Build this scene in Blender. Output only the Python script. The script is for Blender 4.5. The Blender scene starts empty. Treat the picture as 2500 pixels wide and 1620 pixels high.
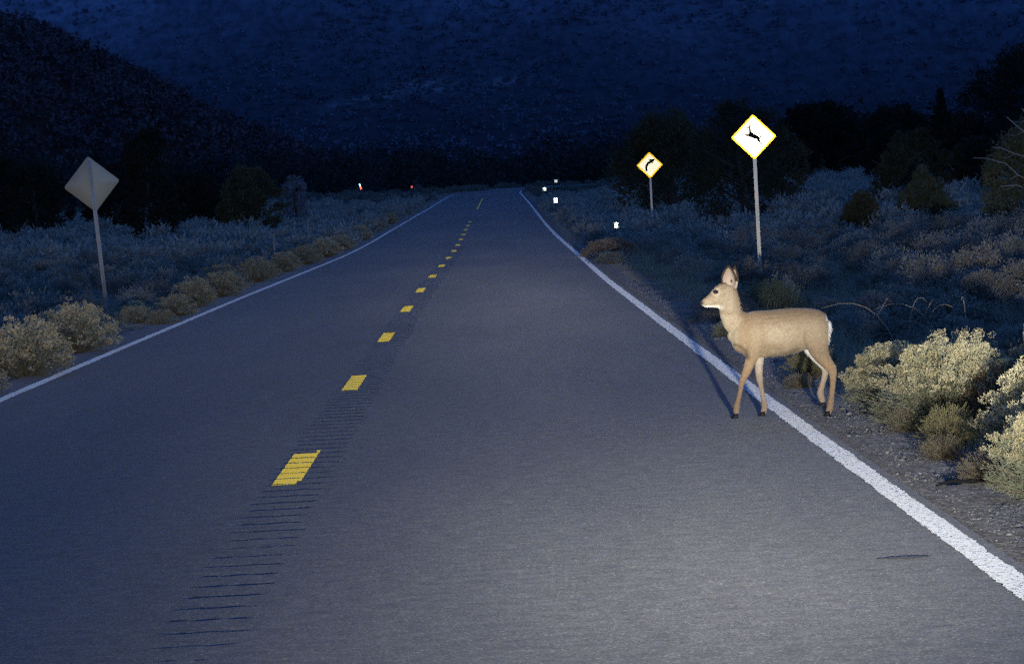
import bpy, math, random
import numpy as np
from mathutils import Vector, Matrix

S = bpy.context.scene
COL = S.collection
R = math.radians
rnd = random.Random(7)
rng = np.random.default_rng(11)

# ------------------------------------------------------------------ camera
CAM_M = Matrix(((0.9986098, 0.05233492, -0.00628692),
                (-0.00812401, 0.03496408, -0.99935555),
                (-0.05208138, 0.99801732, 0.03534064)))
cam_data = bpy.data.cameras.new("camera")
cam = bpy.data.objects.new("camera", cam_data)
COL.objects.link(cam)
cam.matrix_world = Matrix.Translation((0, 0, 1.78)) @ CAM_M.to_4x4()
cam_data.sensor_width = 36.0
cam_data.sensor_fit = 'HORIZONTAL'
cam_data.lens = 139.94
cam_data.clip_start = 0.5
cam_data.clip_end = 20000
S.camera = cam

# ------------------------------------------------------------------ world: deep blue dusk sky
SKY_STRENGTH = 0.10
SKY_TINT = (0.038, 0.125, 0.45, 1)
world = bpy.data.worlds.new("World")
S.world = world
world.use_nodes = True
wn, wl = world.node_tree.nodes, world.node_tree.links
bg = wn['Background']
sky = wn.new('ShaderNodeTexSky')
sky.sky_type = 'NISHITA'
sky.sun_disc = False
sky.sun_elevation = R(2.0)
sky.sun_rotation = R(25)
bw = wn.new('ShaderNodeRGBToBW')          # dusk: keep the sky's shape, give it one deep blue
wl.new(sky.outputs[0], bw.inputs[0])
mix = wn.new('ShaderNodeMix'); mix.data_type = 'RGBA'; mix.blend_type = 'MULTIPLY'
mix.inputs[0].default_value = 1.0
mix.inputs[7].default_value = SKY_TINT
wl.new(bw.outputs[0], mix.inputs[6])
wl.new(mix.outputs[2], bg.inputs[0])
bg.inputs[1].default_value = SKY_STRENGTH

# very faint, very soft blue lamp added from the right to shade the mountain ridges
sd = bpy.data.lights.new("ridge_fill", 'SUN')
sd.energy = 0.06
sd.angle = R(25)
sd.color = (0.12, 0.35, 1.0)
so = bpy.data.objects.new("ridge_fill", sd); COL.objects.link(so)
so.rotation_euler = (R(66), 0, R(72))

# ------------------------------------------------------------------ the car's two headlights (the photograph's own light)
HEAD_POWER = 280.0
def headlight(name, x, power, aim_az, parts):
    ld = bpy.data.lights.new(name, 'SPOT')
    ld.energy = power
    ld.color = (1.0, 0.97, 0.89)
    ld.shadow_soft_size = 0.07
    ld.spot_size = R(80)
    ld.spot_blend = 0.3
    ld.use_nodes = True
    n, l = ld.node_tree.nodes, ld.node_tree.links
    em = n['Emission']
    tc = n.new('ShaderNodeTexCoord')
    sp = n.new('ShaderNodeSeparateXYZ'); l.new(tc.outputs['Normal'], sp.inputs[0])
    def mth(op, a, b=None):
        m = n.new('ShaderNodeMath'); m.operation = op
        for k, v in enumerate((a, b)):
            if v is None: continue
            if isinstance(v, (int, float)): m.inputs[k].default_value = v
            else: l.new(v, m.inputs[k])
        return m.outputs[0]
    zz = mth('ABSOLUTE', sp.outputs[2])
    az = mth('MULTIPLY', mth('ARCTAN2', sp.outputs[0], zz), 57.2958)     # + = right
    el = mth('MULTIPLY', mth('ARCTAN2', sp.outputs[1], zz), 57.2958)     # + = up
    tot = None
    for (amp, a0, sl, sr, e0, sdn, sup) in parts:
        da = mth('SUBTRACT', az, a0)
        de = mth('SUBTRACT', el, e0)
        # two sided gaussians
        def two(d, sneg, spos):
            lt = mth('LESS_THAN', d, 0.0)
            s = mth('ADD', mth('MULTIPLY', lt, 1 / sneg), mth('MULTIPLY', mth('SUBTRACT', 1.0, lt), 1 / spos))
            q = mth('MULTIPLY', d, s)
            return mth('MULTIPLY', q, q)
        g = mth('EXPONENT', mth('MULTIPLY', mth('ADD', two(da, sl, sr), two(de, sdn, sup)), -0.5))
        g = mth('MULTIPLY', g, amp)
        tot = g if tot is None else mth('ADD', tot, g)
    l.new(tot, em.inputs['Strength'])
    ob = bpy.data.objects.new(name, ld); COL.objects.link(ob)
    ob.location = (x, 1.9, 0.86)
    ob.rotation_euler = (R(90), 0, R(-aim_az))
    return ob
# (amplitude, azimuth, sigma left, sigma right, elevation, sigma below, sigma above)
BEAM_R = [(1.8, 3.5, 4.0, 8.0, -0.6, 1.6, 1.5), (7.4, 0.3, 3.8, 3.6, -2.7, 0.85, 1.1), (0.8, -5.0, 5, 6, -3.8, 1.2, 1.0), (9.0, -2.5, 10.0, 9.0, 0.15, 0.82, 1.5),
          (16.0, 6.8, 2.5, 8.0, -0.6, 0.8, 1.2), (36.0, -0.2, 1.6, 1.3, -0.55, 0.36, 0.6), (0.5, 0, 12, 12, -1, 4, 3)]
BEAM_L = [(0.5, 2.0, 4.0, 8.0, -0.6, 1.6, 1.5), (1.3, 1.6, 3.8, 6.0, -3.6, 1.0, 1.7), (9.0, -6.5, 6.0, 8.0, 0.2, 0.95, 1.5), (4.0, 0.0, 1.6, 1.5, -0.5, 0.5, 0.6)]
headlight("headlight_right", 1.15, HEAD_POWER, 0, BEAM_R)
headlight("headlight_left", -0.35, HEAD_POWER, 0, BEAM_L)

S.view_settings.view_transform = 'Standard'
S.view_settings.look = 'None'
S.view_settings.exposure = 3.2
S.view_settings.gamma = 1.0
S.view_settings.use_curve_mapping = False
S.cycles.max_bounces = 4
S.cycles.diffuse_bounces = 2
S.cycles.glossy_bounces = 2
S.cycles.caustics_reflective = False
S.cycles.caustics_refractive = False
S.render.filter_size = 1.7
S.cycles.use_denoising = False
S.cycles.use_adaptive_sampling = True
S.cycles.adaptive_threshold = 0.25
S.cycles.adaptive_min_samples = 16
S.cycles.sample_clamp_indirect = 2.0

# ------------------------------------------------------------------ materials
def new_mat(name):
    m = bpy.data.materials.new(name); m.use_nodes = True
    nt = m.node_tree
    b = nt.nodes['Principled BSDF']
    return m, nt, b

def N(nt, t, **kw):
    n = nt.nodes.new(t)
    for k, v in kw.items():
        if hasattr(n, k): setattr(n, k, v)
        else: n.inputs[k].default_value = v
    return n

def noise(nt, scale, detail=3, rough=0.6, vec=None, stretch=None):
    n = nt.nodes.new('ShaderNodeTexNoise')
    n.inputs['Scale'].default_value = scale
    n.inputs['Detail'].default_value = detail
    n.inputs['Roughness'].default_value = rough
    tc = nt.nodes.new('ShaderNodeTexCoord')
    src = tc.outputs['Object']
    if stretch:
        mp = nt.nodes.new('ShaderNodeMapping'); mp.inputs['Scale'].default_value = stretch
        nt.links.new(src, mp.inputs[0]); src = mp.outputs[0]
    nt.links.new(src, n.inputs['Vector'])
    return n.outputs['Fac']

def ramp(nt, fac, stops):
    r = nt.nodes.new('ShaderNodeValToRGB')
    e = r.color_ramp.elements
    while len(e) > 1: e.remove(e[-1])
    for i, (p, c) in enumerate(stops):
        x = e[0] if i == 0 else e.new(p)
        x.position = p; x.color = (c[0], c[1], c[2], 1)
    nt.links.new(fac, r.inputs[0])
    return r.outputs[0]

def mixc(nt, fac, a, b, mode='MIX'):
    m = nt.nodes.new('ShaderNodeMix'); m.data_type = 'RGBA'; m.blend_type = mode
    for k, v in ((0, fac), (6, a), (7, b)):
        if isinstance(v, (int, float)): m.inputs[k].default_value = v
        elif isinstance(v, tuple): m.inputs[k].default_value = (v[0], v[1], v[2], 1)
        else: nt.links.new(v, m.inputs[k])
    return m.outputs[2]

def bump(nt, b, h, strength, dist):
    n = nt.nodes.new('ShaderNodeBump')
    n.inputs['Strength'].default_value = strength
    n.inputs['Distance'].default_value = dist
    nt.links.new(h, n.inputs['Height'])
    nt.links.new(n.outputs[0], b.inputs['Normal'])

def plain(name, col, rough=0.8, metal=0.0, var=0.25, scale=30, spec=0.3):
    m, nt, b = new_mat(name)
    f = noise(nt, scale)
    lo = tuple(c * (1 - var) for c in col); hi = tuple(min(1, c * (1 + var)) for c in col)
    nt.links.new(ramp(nt, f, [(0.3, lo), (0.7, hi)]), b.inputs['Base Color'])
    b.inputs['Roughness'].default_value = rough
    b.inputs['Metallic'].default_value = metal
    b.inputs['Specular IOR Level'].default_value = spec
    return m

def foliage_mat(name, c1, c2, rand=0.25, scale=6.0, rough=0.75, soft=0.35):
    """leaf colour varies through the plant and from plant to plant"""
    m, nt, b = new_mat(name)
    f = noise(nt, scale, 4)
    col = ramp(nt, f, [(0.32, c1), (0.68, c2)])
    oi = nt.nodes.new('ShaderNodeObjectInfo')
    br = nt.nodes.new('ShaderNodeMapRange')
    br.inputs['To Min'].default_value = 1 - rand; br.inputs['To Max'].default_value = 1 + rand
    nt.links.new(oi.outputs['Random'], br.inputs['Value'])
    hsv = nt.nodes.new('ShaderNodeHueSaturation')
    nt.links.new(br.outputs[0], hsv.inputs['Value'])
    nt.links.new(col, hsv.inputs['Color'])
    nt.links.new(hsv.outputs[0], b.inputs['Base Color'])
    b.inputs['Roughness'].default_value = rough
    b.inputs['Specular IOR Level'].default_value = 0.15
    if soft:
        tr = nt.nodes.new('ShaderNodeBsdfTranslucent')
        nt.links.new(hsv.outputs[0], tr.inputs[0])
        ms = nt.nodes.new('ShaderNodeMixShader'); ms.inputs[0].default_value = soft
        nt.links.new(b.outputs[0], ms.inputs[1]); nt.links.new(tr.outputs[0], ms.inputs[2])
        nt.links.new(ms.outputs[0], nt.nodes['Material Output'].inputs[0])
    return m

def retro_mat(name, base, retro, rough, spots=False):
    """retroreflective sheeting: a glossy lobe that sends light back where it came from (facets face the incoming ray)"""
    m, nt, b = new_mat(name)
    b.inputs['Base Color'].default_value = (*base, 1)
    b.inputs['Roughness'].default_value = 0.4
    gl = nt.nodes.new('ShaderNodeBsdfAnisotropic')
    gl.inputs['Roughness'].default_value = rough
    geo = nt.nodes.new('ShaderNodeNewGeometry')
    nt.links.new(geo.outputs['Incoming'], gl.inputs['Normal'])
    if spots:
        col = ramp(nt, noise(nt, 26, 4), [(0.3, tuple(c * .6 for c in retro)), (0.6, retro)])
        nt.links.new(col, gl.inputs['Color'])
    else:
        gl.inputs['Color'].default_value = (*retro, 1)
    ad = nt.nodes.new('ShaderNodeAddShader')
    nt.links.new(b.outputs[0], ad.inputs[0]); nt.links.new(gl.outputs[0], ad.inputs[1])
    nt.links.new(ad.outputs[0], nt.nodes['Material Output'].inputs[0])
    return m

def backscatter(nt, b, col, amount, rough=0.5, sock=None):
    """rough mineral surfaces throw part of a headlight's grazing beam straight back"""
    gl = nt.nodes.new('ShaderNodeBsdfAnisotropic'); gl.inputs['Roughness'].default_value = rough
    geo = nt.nodes.new('ShaderNodeNewGeometry'); nt.links.new(geo.outputs['Incoming'], gl.inputs['Normal'])
    nt.links.new(mixc(nt, 1.0, col, (amount, amount, amount), 'MULTIPLY'), gl.inputs['Color'])
    ad = nt.nodes.new('ShaderNodeAddShader')
    nt.links.new(b.outputs[0], ad.inputs[0]); nt.links.new(gl.outputs[0], ad.inputs[1])
    nt.links.new(ad.outputs[0], nt.nodes['Material Output'].inputs[0])
M = {}
def asphalt():
    m, nt, b = new_mat('asphalt')
    big = noise(nt, 0.35, 3, 0.6, stretch=(1.0, 0.12, 1))      # wheel tracks and patches drawn out along the road
    fine = noise(nt, 75, 5, 0.8)
    vor = nt.nodes.new('ShaderNodeTexVoronoi'); vor.inputs['Scale'].default_value = 95
    tc = nt.nodes.new('ShaderNodeTexCoord'); nt.links.new(tc.outputs['Object'], vor.inputs['Vector'])
    stone = ramp(nt, vor.outputs['Color'], [(0.15, (0.048, 0.048, 0.049)), (0.55, (0.064, 0.064, 0.064)), (0.82, (0.084, 0.084, 0.082)), (0.98, (0.15, 0.147, 0.142))])
    base = mixc(nt, 1.0, stone, ramp(nt, fine, [(0.3, (0.66, 0.66, 0.66)), (0.72, (1.3, 1.3, 1.3))]), 'MULTIPLY')
    base = mixc(nt, 1.0, base, ramp(nt, noise(nt, 7, 5, .75), [(0.30, (0.74, 0.74, 0.75)), (0.70, (1.24, 1.24, 1.23))]), 'MULTIPLY')
    base = mixc(nt, 1.0, base, ramp(nt, big, [(0.3, (0.78, 0.78, 0.80)), (0.7, (1.16, 1.16, 1.14))]), 'MULTIPLY')
    nt.links.new(base, b.inputs['Base Color'])
    b.inputs['Roughness'].default_value = 0.68
    b.inputs['Specular IOR Level'].default_value = 0.3
    add = nt.nodes.new('ShaderNodeMath'); add.operation = 'ADD'
    med = noise(nt, 9, 4, 0.7)
    nt.links.new(fine, add.inputs[0]); nt.links.new(med, add.inputs[1])
    bump(nt, b, add.outputs[0], 0.32, 0.006)
    backscatter(nt, b, base, 0.36)
    return m
M['asphalt'] = asphalt()

def paint(name, col, retro_amt, worn, wscale):
    m, nt, b = new_mat(name)
    f = noise(nt, wscale, 6, 0.75)
    w = ramp(nt, f, [(worn - 0.04, (0, 0, 0)), (worn + 0.05, (1, 1, 1))])
    c = ramp(nt, noise(nt, 40, 4), [(0.3, tuple(x * 0.8 for x in col)), (0.7, col)])
    nt.links.new(mixc(nt, w, (0.075, 0.075, 0.075), c), b.inputs['Base Color'])
    b.inputs['Roughness'].default_value = 0.7
    gl = nt.nodes.new('ShaderNodeBsdfAnisotropic'); gl.inputs['Roughness'].default_value = 0.55
    geo = nt.nodes.new('ShaderNodeNewGeometry'); nt.links.new(geo.outputs['Incoming'], gl.inputs['Normal'])
    nt.links.new(mixc(nt, w, (0, 0, 0), tuple(x * retro_amt for x in col)), gl.inputs['Color'])
    ad = nt.nodes.new('ShaderNodeAddShader')
    nt.links.new(b.outputs[0], ad.inputs[0]); nt.links.new(gl.outputs[0], ad.inputs[1])
    nt.links.new(ad.outputs[0], nt.nodes['Material Output'].inputs[0])
    return m
M['white_paint'] = paint('white_paint', (0.66, 0.66, 0.62), 0.26, 0.43, 34)
M['yellow_paint'] = paint('yellow_paint', (0.76, 0.52, 0.03), 0.48, 0.36, 24)

def soil():
    m, nt, b = new_mat('dry_soil')
    a = noise(nt, 0.5, 5, 0.65); f = noise(nt, 14, 6, 0.8)
    c = ramp(nt, a, [(0.3, (0.11, 0.095, 0.075)), (0.7, (0.20, 0.18, 0.15))])
    c = mixc(nt, 1.0, c, ramp(nt, f, [(0.3, (0.5, 0.5, 0.5)), (0.7, (1.3, 1.3, 1.3))]), 'MULTIPLY')
    nt.links.new(c, b.inputs['Base Color']); b.inputs['Roughness'].default_value = 0.95
    b.inputs['Specular IOR Level'].default_value = 0.1
    bump(nt, b, f, 0.8, 0.03)
    backscatter(nt, b, c, 0.2)
    return m
M['soil'] = soil()

def gravel_ground():
    m, nt, b = new_mat('gravel_shoulder')
    v = nt.nodes.new('ShaderNodeTexVoronoi'); v.inputs['Scale'].default_value = 48
    tc = nt.nodes.new('ShaderNodeTexCoord'); nt.links.new(tc.outputs['Object'], v.inputs['Vector'])
    c = ramp(nt, v.outputs['Color'], [(0.1, (0.05, 0.048, 0.045)), (0.6, (0.12, 0.115, 0.105)), (0.95, (0.27, 0.25, 0.23))])
    c = mixc(nt, 1.0, c, ramp(nt, noise(nt, 5, 4), [(0.3, (0.75, 0.73, 0.7)), (0.7, (1.2, 1.2, 1.2))]), 'MULTIPLY')
    nt.links.new(c, b.inputs['Base Color']); b.inputs['Roughness'].default_value = 0.95
    bump(nt, b, v.outputs['Distance'], 0.9, 0.012)
    backscatter(nt, b, c, 0.15)
    return m
M['gravel'] = gravel_ground()
M['pebble'] = plain('pebble_stone', (0.24, 0.23, 0.21), 0.9, var=0.6, scale=7)

M['sage'] = foliage_mat('sage_leaf', (0.14, 0.135, 0.108), (0.35, 0.33, 0.27), 0.35, 3.0)
M['rabbit'] = foliage_mat('rabbitbrush_leaf', (0.22, 0.24, 0.14), (0.46, 0.48, 0.32), 0.15, 9.0)
M['flower'] = foliage_mat('dried_flower', (0.50, 0.43, 0.22), (0.80, 0.72, 0.46), 0.12, 9.0)
M['flower_dull'] = foliage_mat('faded_flower', (0.34, 0.27, 0.15), (0.64, 0.52, 0.31), 0.25, 6.0)
M['flower_brown'] = foliage_mat('brown_seed_head', (0.26, 0.19, 0.13), (0.44, 0.33, 0.23), 0.15, 4.0)
M['flower_grey'] = foliage_mat('grey_flower', (0.24, 0.21, 0.16), (0.40, 0.35, 0.27), 0.25, 4.0)
M['stem'] = plain('dry_stem', (0.16, 0.13, 0.085), 0.9, var=0.4)
M['dead'] = plain('dead_twig', (0.24, 0.20, 0.15), 0.9, var=0.3)
M['drygrass'] = foliage_mat('dry_grass', (0.22, 0.19, 0.12), (0.46, 0.40, 0.26), 0.2, 1.5)
M['greengrass'] = foliage_mat('yellow_green_grass', (0.26, 0.25, 0.08), (0.48, 0.45, 0.17), 0.2, 8)
M['juniper'] = foliage_mat('juniper_foliage', (0.040, 0.040, 0.020), (0.085, 0.080, 0.042), 0.3, 1.5, soft=0.15)
M['juniper_dark'] = foliage_mat('dark_juniper_foliage', (0.014, 0.014, 0.009), (0.034, 0.031, 0.020), 0.3, 1.5, soft=0.1)
M['olive'] = foliage_mat('olive_foliage', (0.08, 0.088, 0.045), (0.15, 0.155, 0.085), 0.1, 2.5, soft=0.2)
M['pale_brush'] = foliage_mat('pale_brush', (0.12, 0.13, 0.14), (0.22, 0.23, 0.23), 0.1, 2.5, soft=0.2)
M['wood'] = foliage_mat('woodland', (0.014, 0.017, 0.016), (0.035, 0.038, 0.034), 0.0, 0.05, soft=0.1)
M['bark'] = plain('juniper_bark', (0.07, 0.055, 0.045), 0.95, var=0.4, scale=12)
M['deadwood'] = plain('bare_branch', (0.30, 0.27, 0.23), 0.8, var=0.2)
M['steel'] = plain('galvanised_steel', (0.36, 0.35, 0.31), 0.6, metal=0.0, var=0.12, scale=8)
M['aluminium'] = plain('sign_back_aluminium', (0.42, 0.37, 0.25), 0.7, metal=0.0, var=0.06, scale=2)
M['steel_bright'] = retro_mat('pale_reflective_post', (0.30, 0.29, 0.25), (0.17, 0.16, 0.135), 0.4)
M['dark_plastic'] = plain('dark_post', (0.05, 0.045, 0.04), 0.7)
M['pale_post'] = plain('weathered_post', (0.2, 0.19, 0.17), 0.8)
M['black_ink'] = plain('black_legend', (0.006, 0.005, 0.003), 0.6, spec=0.1)
M['black_stick'] = plain('charred_stick', (0.01, 0.009, 0.008), 0.8)
M['retro_yellow'] = retro_mat('retroreflective_yellow', (0.75, 0.45, 0.02), (.078, .073, .060), 0.17)  # yellow sheeting, its return whitened to look overexposed
M['retro_halation'] = retro_mat('retro_halation_rim', (0.75, 0.42, 0.02), (.085, .052, .0022), 0.17)  # yellow margin coloured to imitate halation around the bright face
M['retro_white'] = retro_mat('retroreflective_white', (0.7, 0.7, 0.6), (.075, .08, .066), 0.15)
M['retro_blue'] = retro_mat('retroreflective_blue', (0.2, 0.4, 0.6), (.12, .3, .45), 0.15)
M['retro_red'] = retro_mat('retroreflective_red', (0.5, 0.08, 0.03), (.5, .08, .02), 0.16)
M['retro_dimred'] = retro_mat('retroreflective_dim_red', (0.4, 0.08, 0.03), (.3, .04, .03), 0.17)
M['pink'] = plain('pink_flagging', (0.45, 0.07, 0.14), 0.6)
M['white_plastic'] = plain('white_plastic', (0.6, 0.58, 0.55), 0.6)

# ------------------------------------------------------------------ object helpers
def tag(o, label=None, cat=None, group=None, kind=None):
    if label: o['label'] = label
    if cat: o['category'] = cat
    if group: o['group'] = group
    if kind: o['kind'] = kind
    return o

def mesh_np(name, verts, tris, mat=None, smooth=False):
    """verts (n,3), faces (m,k) arrays -> mesh data"""
    me = bpy.data.meshes.new(name)
    verts = np.asarray(verts, dtype=np.float32); tris = np.asarray(tris, dtype=np.int32)
    k = tris.shape[1]
    me.vertices.add(len(verts)); me.vertices.foreach_set('co', verts.ravel())
    me.loops.add(tris.size); me.loops.foreach_set('vertex_index', tris.ravel())
    me.polygons.add(len(tris)); me.polygons.foreach_set('loop_start', np.arange(0, tris.size, k, dtype=np.int32))
    me.polygons.foreach_set('loop_total', np.full(len(tris), k, dtype=np.int32))
    if smooth: me.polygons.foreach_set('use_smooth', np.ones(len(tris), dtype=bool))
    me.update(calc_edges=True)
    if mat: me.materials.append(mat)
    return me

def link(name, me, parent=None, loc=None):
    o = bpy.data.objects.new(name, me); COL.objects.link(o)
    if parent: o.parent = parent
    if loc: o.location = loc
    return o

def empty(name, loc=(0, 0, 0), rz=0.0):
    o = bpy.data.objects.new(name, None); COL.objects.link(o)
    o.location = loc; o.rotation_euler = (0, 0, rz); o.empty_display_size = 0.2
    return o

class Acc:
    """collects pieces (verts, faces of 3 or 4) into one mesh; faces stored as triangles"""
    def __init__(s): s.v = []; s.f = []; s.n = 0
    def add(s, v, f):
        v = np.asarray(v, float); f = np.asarray(f, int)
        if f.shape[1] == 4: f = np.vstack([f[:, [0, 1, 2]], f[:, [0, 2, 3]]])
        s.v.append(v); s.f.append(f + s.n); s.n += len(v)
    def mesh(s, name, mat, smooth=False): return mesh_np(name, np.vstack(s.v), np.vstack(s.f), mat, smooth)
    def box(s, c, d):
        x, y, z = c; a, b, e = d[0] / 2, d[1] / 2, d[2] / 2
        v = [(x + i * a, y + j * b, z + k * e) for i in (-1, 1) for j in (-1, 1) for k in (-1, 1)]
        s.add(v, [(0, 1, 3, 2), (4, 6, 7, 5), (0, 4, 5, 1), (2, 3, 7, 6), (0, 2, 6, 4), (1, 5, 7, 3)])
    def tube(s, pts, rad, n=8, cap=True):
        pts = [Vector(p) for p in pts]; rings = []
        for i, p in enumerate(pts):
            t = (pts[min(i + 1, len(pts) - 1)] - pts[max(i - 1, 0)]).normalized()
            u = t.orthogonal().normalized() if abs(t.z) > .95 else t.cross(Vector((0, 0, 1))).normalized()
            w = t.cross(u)
            r = rad[i] if hasattr(rad, '__len__') else rad
            rings.append([p + (u * math.cos(a) + w * math.sin(a)) * r for a in [2 * math.pi * k / n for k in range(n)]])
        v = [tuple(q) for rg in rings for q in rg]
        f = []
        for i in range(len(pts) - 1):
            for k in range(n):
                a, b = i * n + k, i * n + (k + 1) % n
                f.append((a, b, b + n, a + n))
        if cap:
            c0 = len(v); v.append(tuple(pts[0])); c1 = len(v); v.append(tuple(pts[-1]))
            L = (len(pts) - 1) * n
            for k in range(n):
                f.append((c0, (k + 1) % n, k, k)); f.append((c1, L + k, L + (k + 1) % n, L + (k + 1) % n))
        f = np.array(f); v = np.array(v)
        t1 = f[:, [0, 1, 2]]; t2 = f[:, [0, 2, 3]]; t2 = t2[t2[:, 1] != t2[:, 2]]
        s.add(v, np.vstack([t1, t2]))

def rand_dirs(n, r=rng):
    d = r.normal(size=(n, 3)); return d / np.linalg.norm(d, axis=1)[:, None]

def leaf_tris(P, length, width, dirs=None, r=rng, up=0.0):
    """one triangle per point, pointing along dirs"""
    n = len(P)
    d = rand_dirs(n, r) if dirs is None else dirs
    if up: d = d + np.array([0, 0, up]); d /= np.linalg.norm(d, axis=1)[:, None]
    o = rand_dirs(n, r); s = np.cross(d, o); s /= np.linalg.norm(s, axis=1)[:, None] + 1e-9
    L = (length * r.uniform(.6, 1.3, n))[:, None]; W = (width * r.uniform(.7, 1.3, n))[:, None]
    v = np.empty((n, 3, 3))
    v[:, 0] = P - s * W / 2; v[:, 1] = P + s * W / 2; v[:, 2] = P + d * L
    return v.reshape(-1, 3), np.arange(n * 3).reshape(-1, 3)

# ------------------------------------------------------------------ lie of the land
def zr(y):
    y = np.asarray(y, float)
    a = np.clip(y - 115, 0, 50); z = .0062 * a ** 2 / 100
    z = z + .0062 * np.clip(y - 165, 0, 315)
    b = np.clip(y - 480, 0, 80); z = z + .0062 * b * (1 - b / 160)
    return z
CXY = np.array([[-60, -1.36], [27, -1.33], [52, -1.28], [76, -1.20], [100, -1.04], [125, -.88], [150, -.78], [175, -.68], [198, -.55], [277, -.1], [340, .2], [395, .45], [430, 1.6], [2000, 60]])
def cx(y): return np.interp(y, CXY[:, 0], CXY[:, 1])
HALF = 3.5
def ground_z(x, y):
    x = np.asarray(x, float); y = np.asarray(y, float)
    off = x - cx(y); a = np.abs(off)
    z = zr(y)
    right = off > 0
    prof_r = np.interp(a, [0, 3.62, 3.64, 4.3, 5.2, 6.6, 9, 13, 40, 200, 1500], [-.12, -.12, -.012, -.03, -.14, -.34, -.30, 0.0, .25, 1.5, 8])
    prof_l = np.interp(a, [0, 3.82, 3.84, 4.3, 5.4, 7.0, 10, 15, 60, 200, 1500], [-.12, -.12, -.012, -.03, -.10, -.22, -.12, 0.0, -.1, .6, 5])
    z = z + np.where(right, prof_r, prof_l)
    k = np.clip((a - 4.6) / 4, 0, 1)
    bumps = .10 * np.sin(x * .55 + 1.3 * np.sin(y * .07)) * np.sin(y * .21 + .6) + .12 * np.sin(x * .17 + 2) * np.sin(y * .06 + x * .05) + .035 * np.sin(x * 2.1 + y * .9) * np.sin(y * 1.3 - x)
    return z + k * bumps

# ground sheet
def build_ground():
    pos = list(np.arange(4.3, 14, .45)) + list(np.arange(14, 40, 2)) + list(40 * 1.25 ** np.arange(0, 18))
    offR = [3.0, 3.62, 3.64, 4.0] + pos
    offL = [-p for p in reversed([3.0, 3.82, 3.84, 4.05] + pos)]
    off = np.array(offL + [0] + offR)
    ys = np.concatenate([np.arange(-40, 10, 5), np.arange(10, 70, .5), np.arange(70, 160, 1.5), np.arange(160, 430, 5), 430 * 1.08 ** np.arange(0, 27)])
    Y, O = np.meshgrid(ys, off, indexing='ij')
    X = cx(Y) + O
    Z = ground_z(X, Y)
    near = (Y < 70) & (np.abs(O) > 3.9)
    Z = Z + np.where(near, .012 * rng.normal(size=Z.shape), 0)
    far = Y > 420
    Z = np.where(far & (np.abs(O) < 16), np.minimum(Z, zr(Y) - .12), Z)
    v = np.stack([X, Y, Z], -1).reshape(-1, 3)
    ny, nx = Y.shape
    i, j = np.meshgrid(np.arange(ny - 1), np.arange(nx - 1), indexing='ij')
    a = (i * nx + j).ravel()
    f = np.stack([a, a + 1, a + nx + 1, a + nx], 1)
    me = mesh_np('ground', v, f, M['soil'], True)
    me.materials.append(M['gravel'])
    oc = (np.abs(off[:-1] + off[1:]) / 2)
    mi = np.where(oc[j.ravel()] < np.where(ys[i.ravel()] < 60, 4.75, 4.0), 1, 0).astype(np.int32)
    me.polygons.foreach_set('material_index', mi)
    tag(link('ground', me), 'dry sandy ground with gravel shoulders either side of the road', kind='structure')
build_ground()

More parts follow.
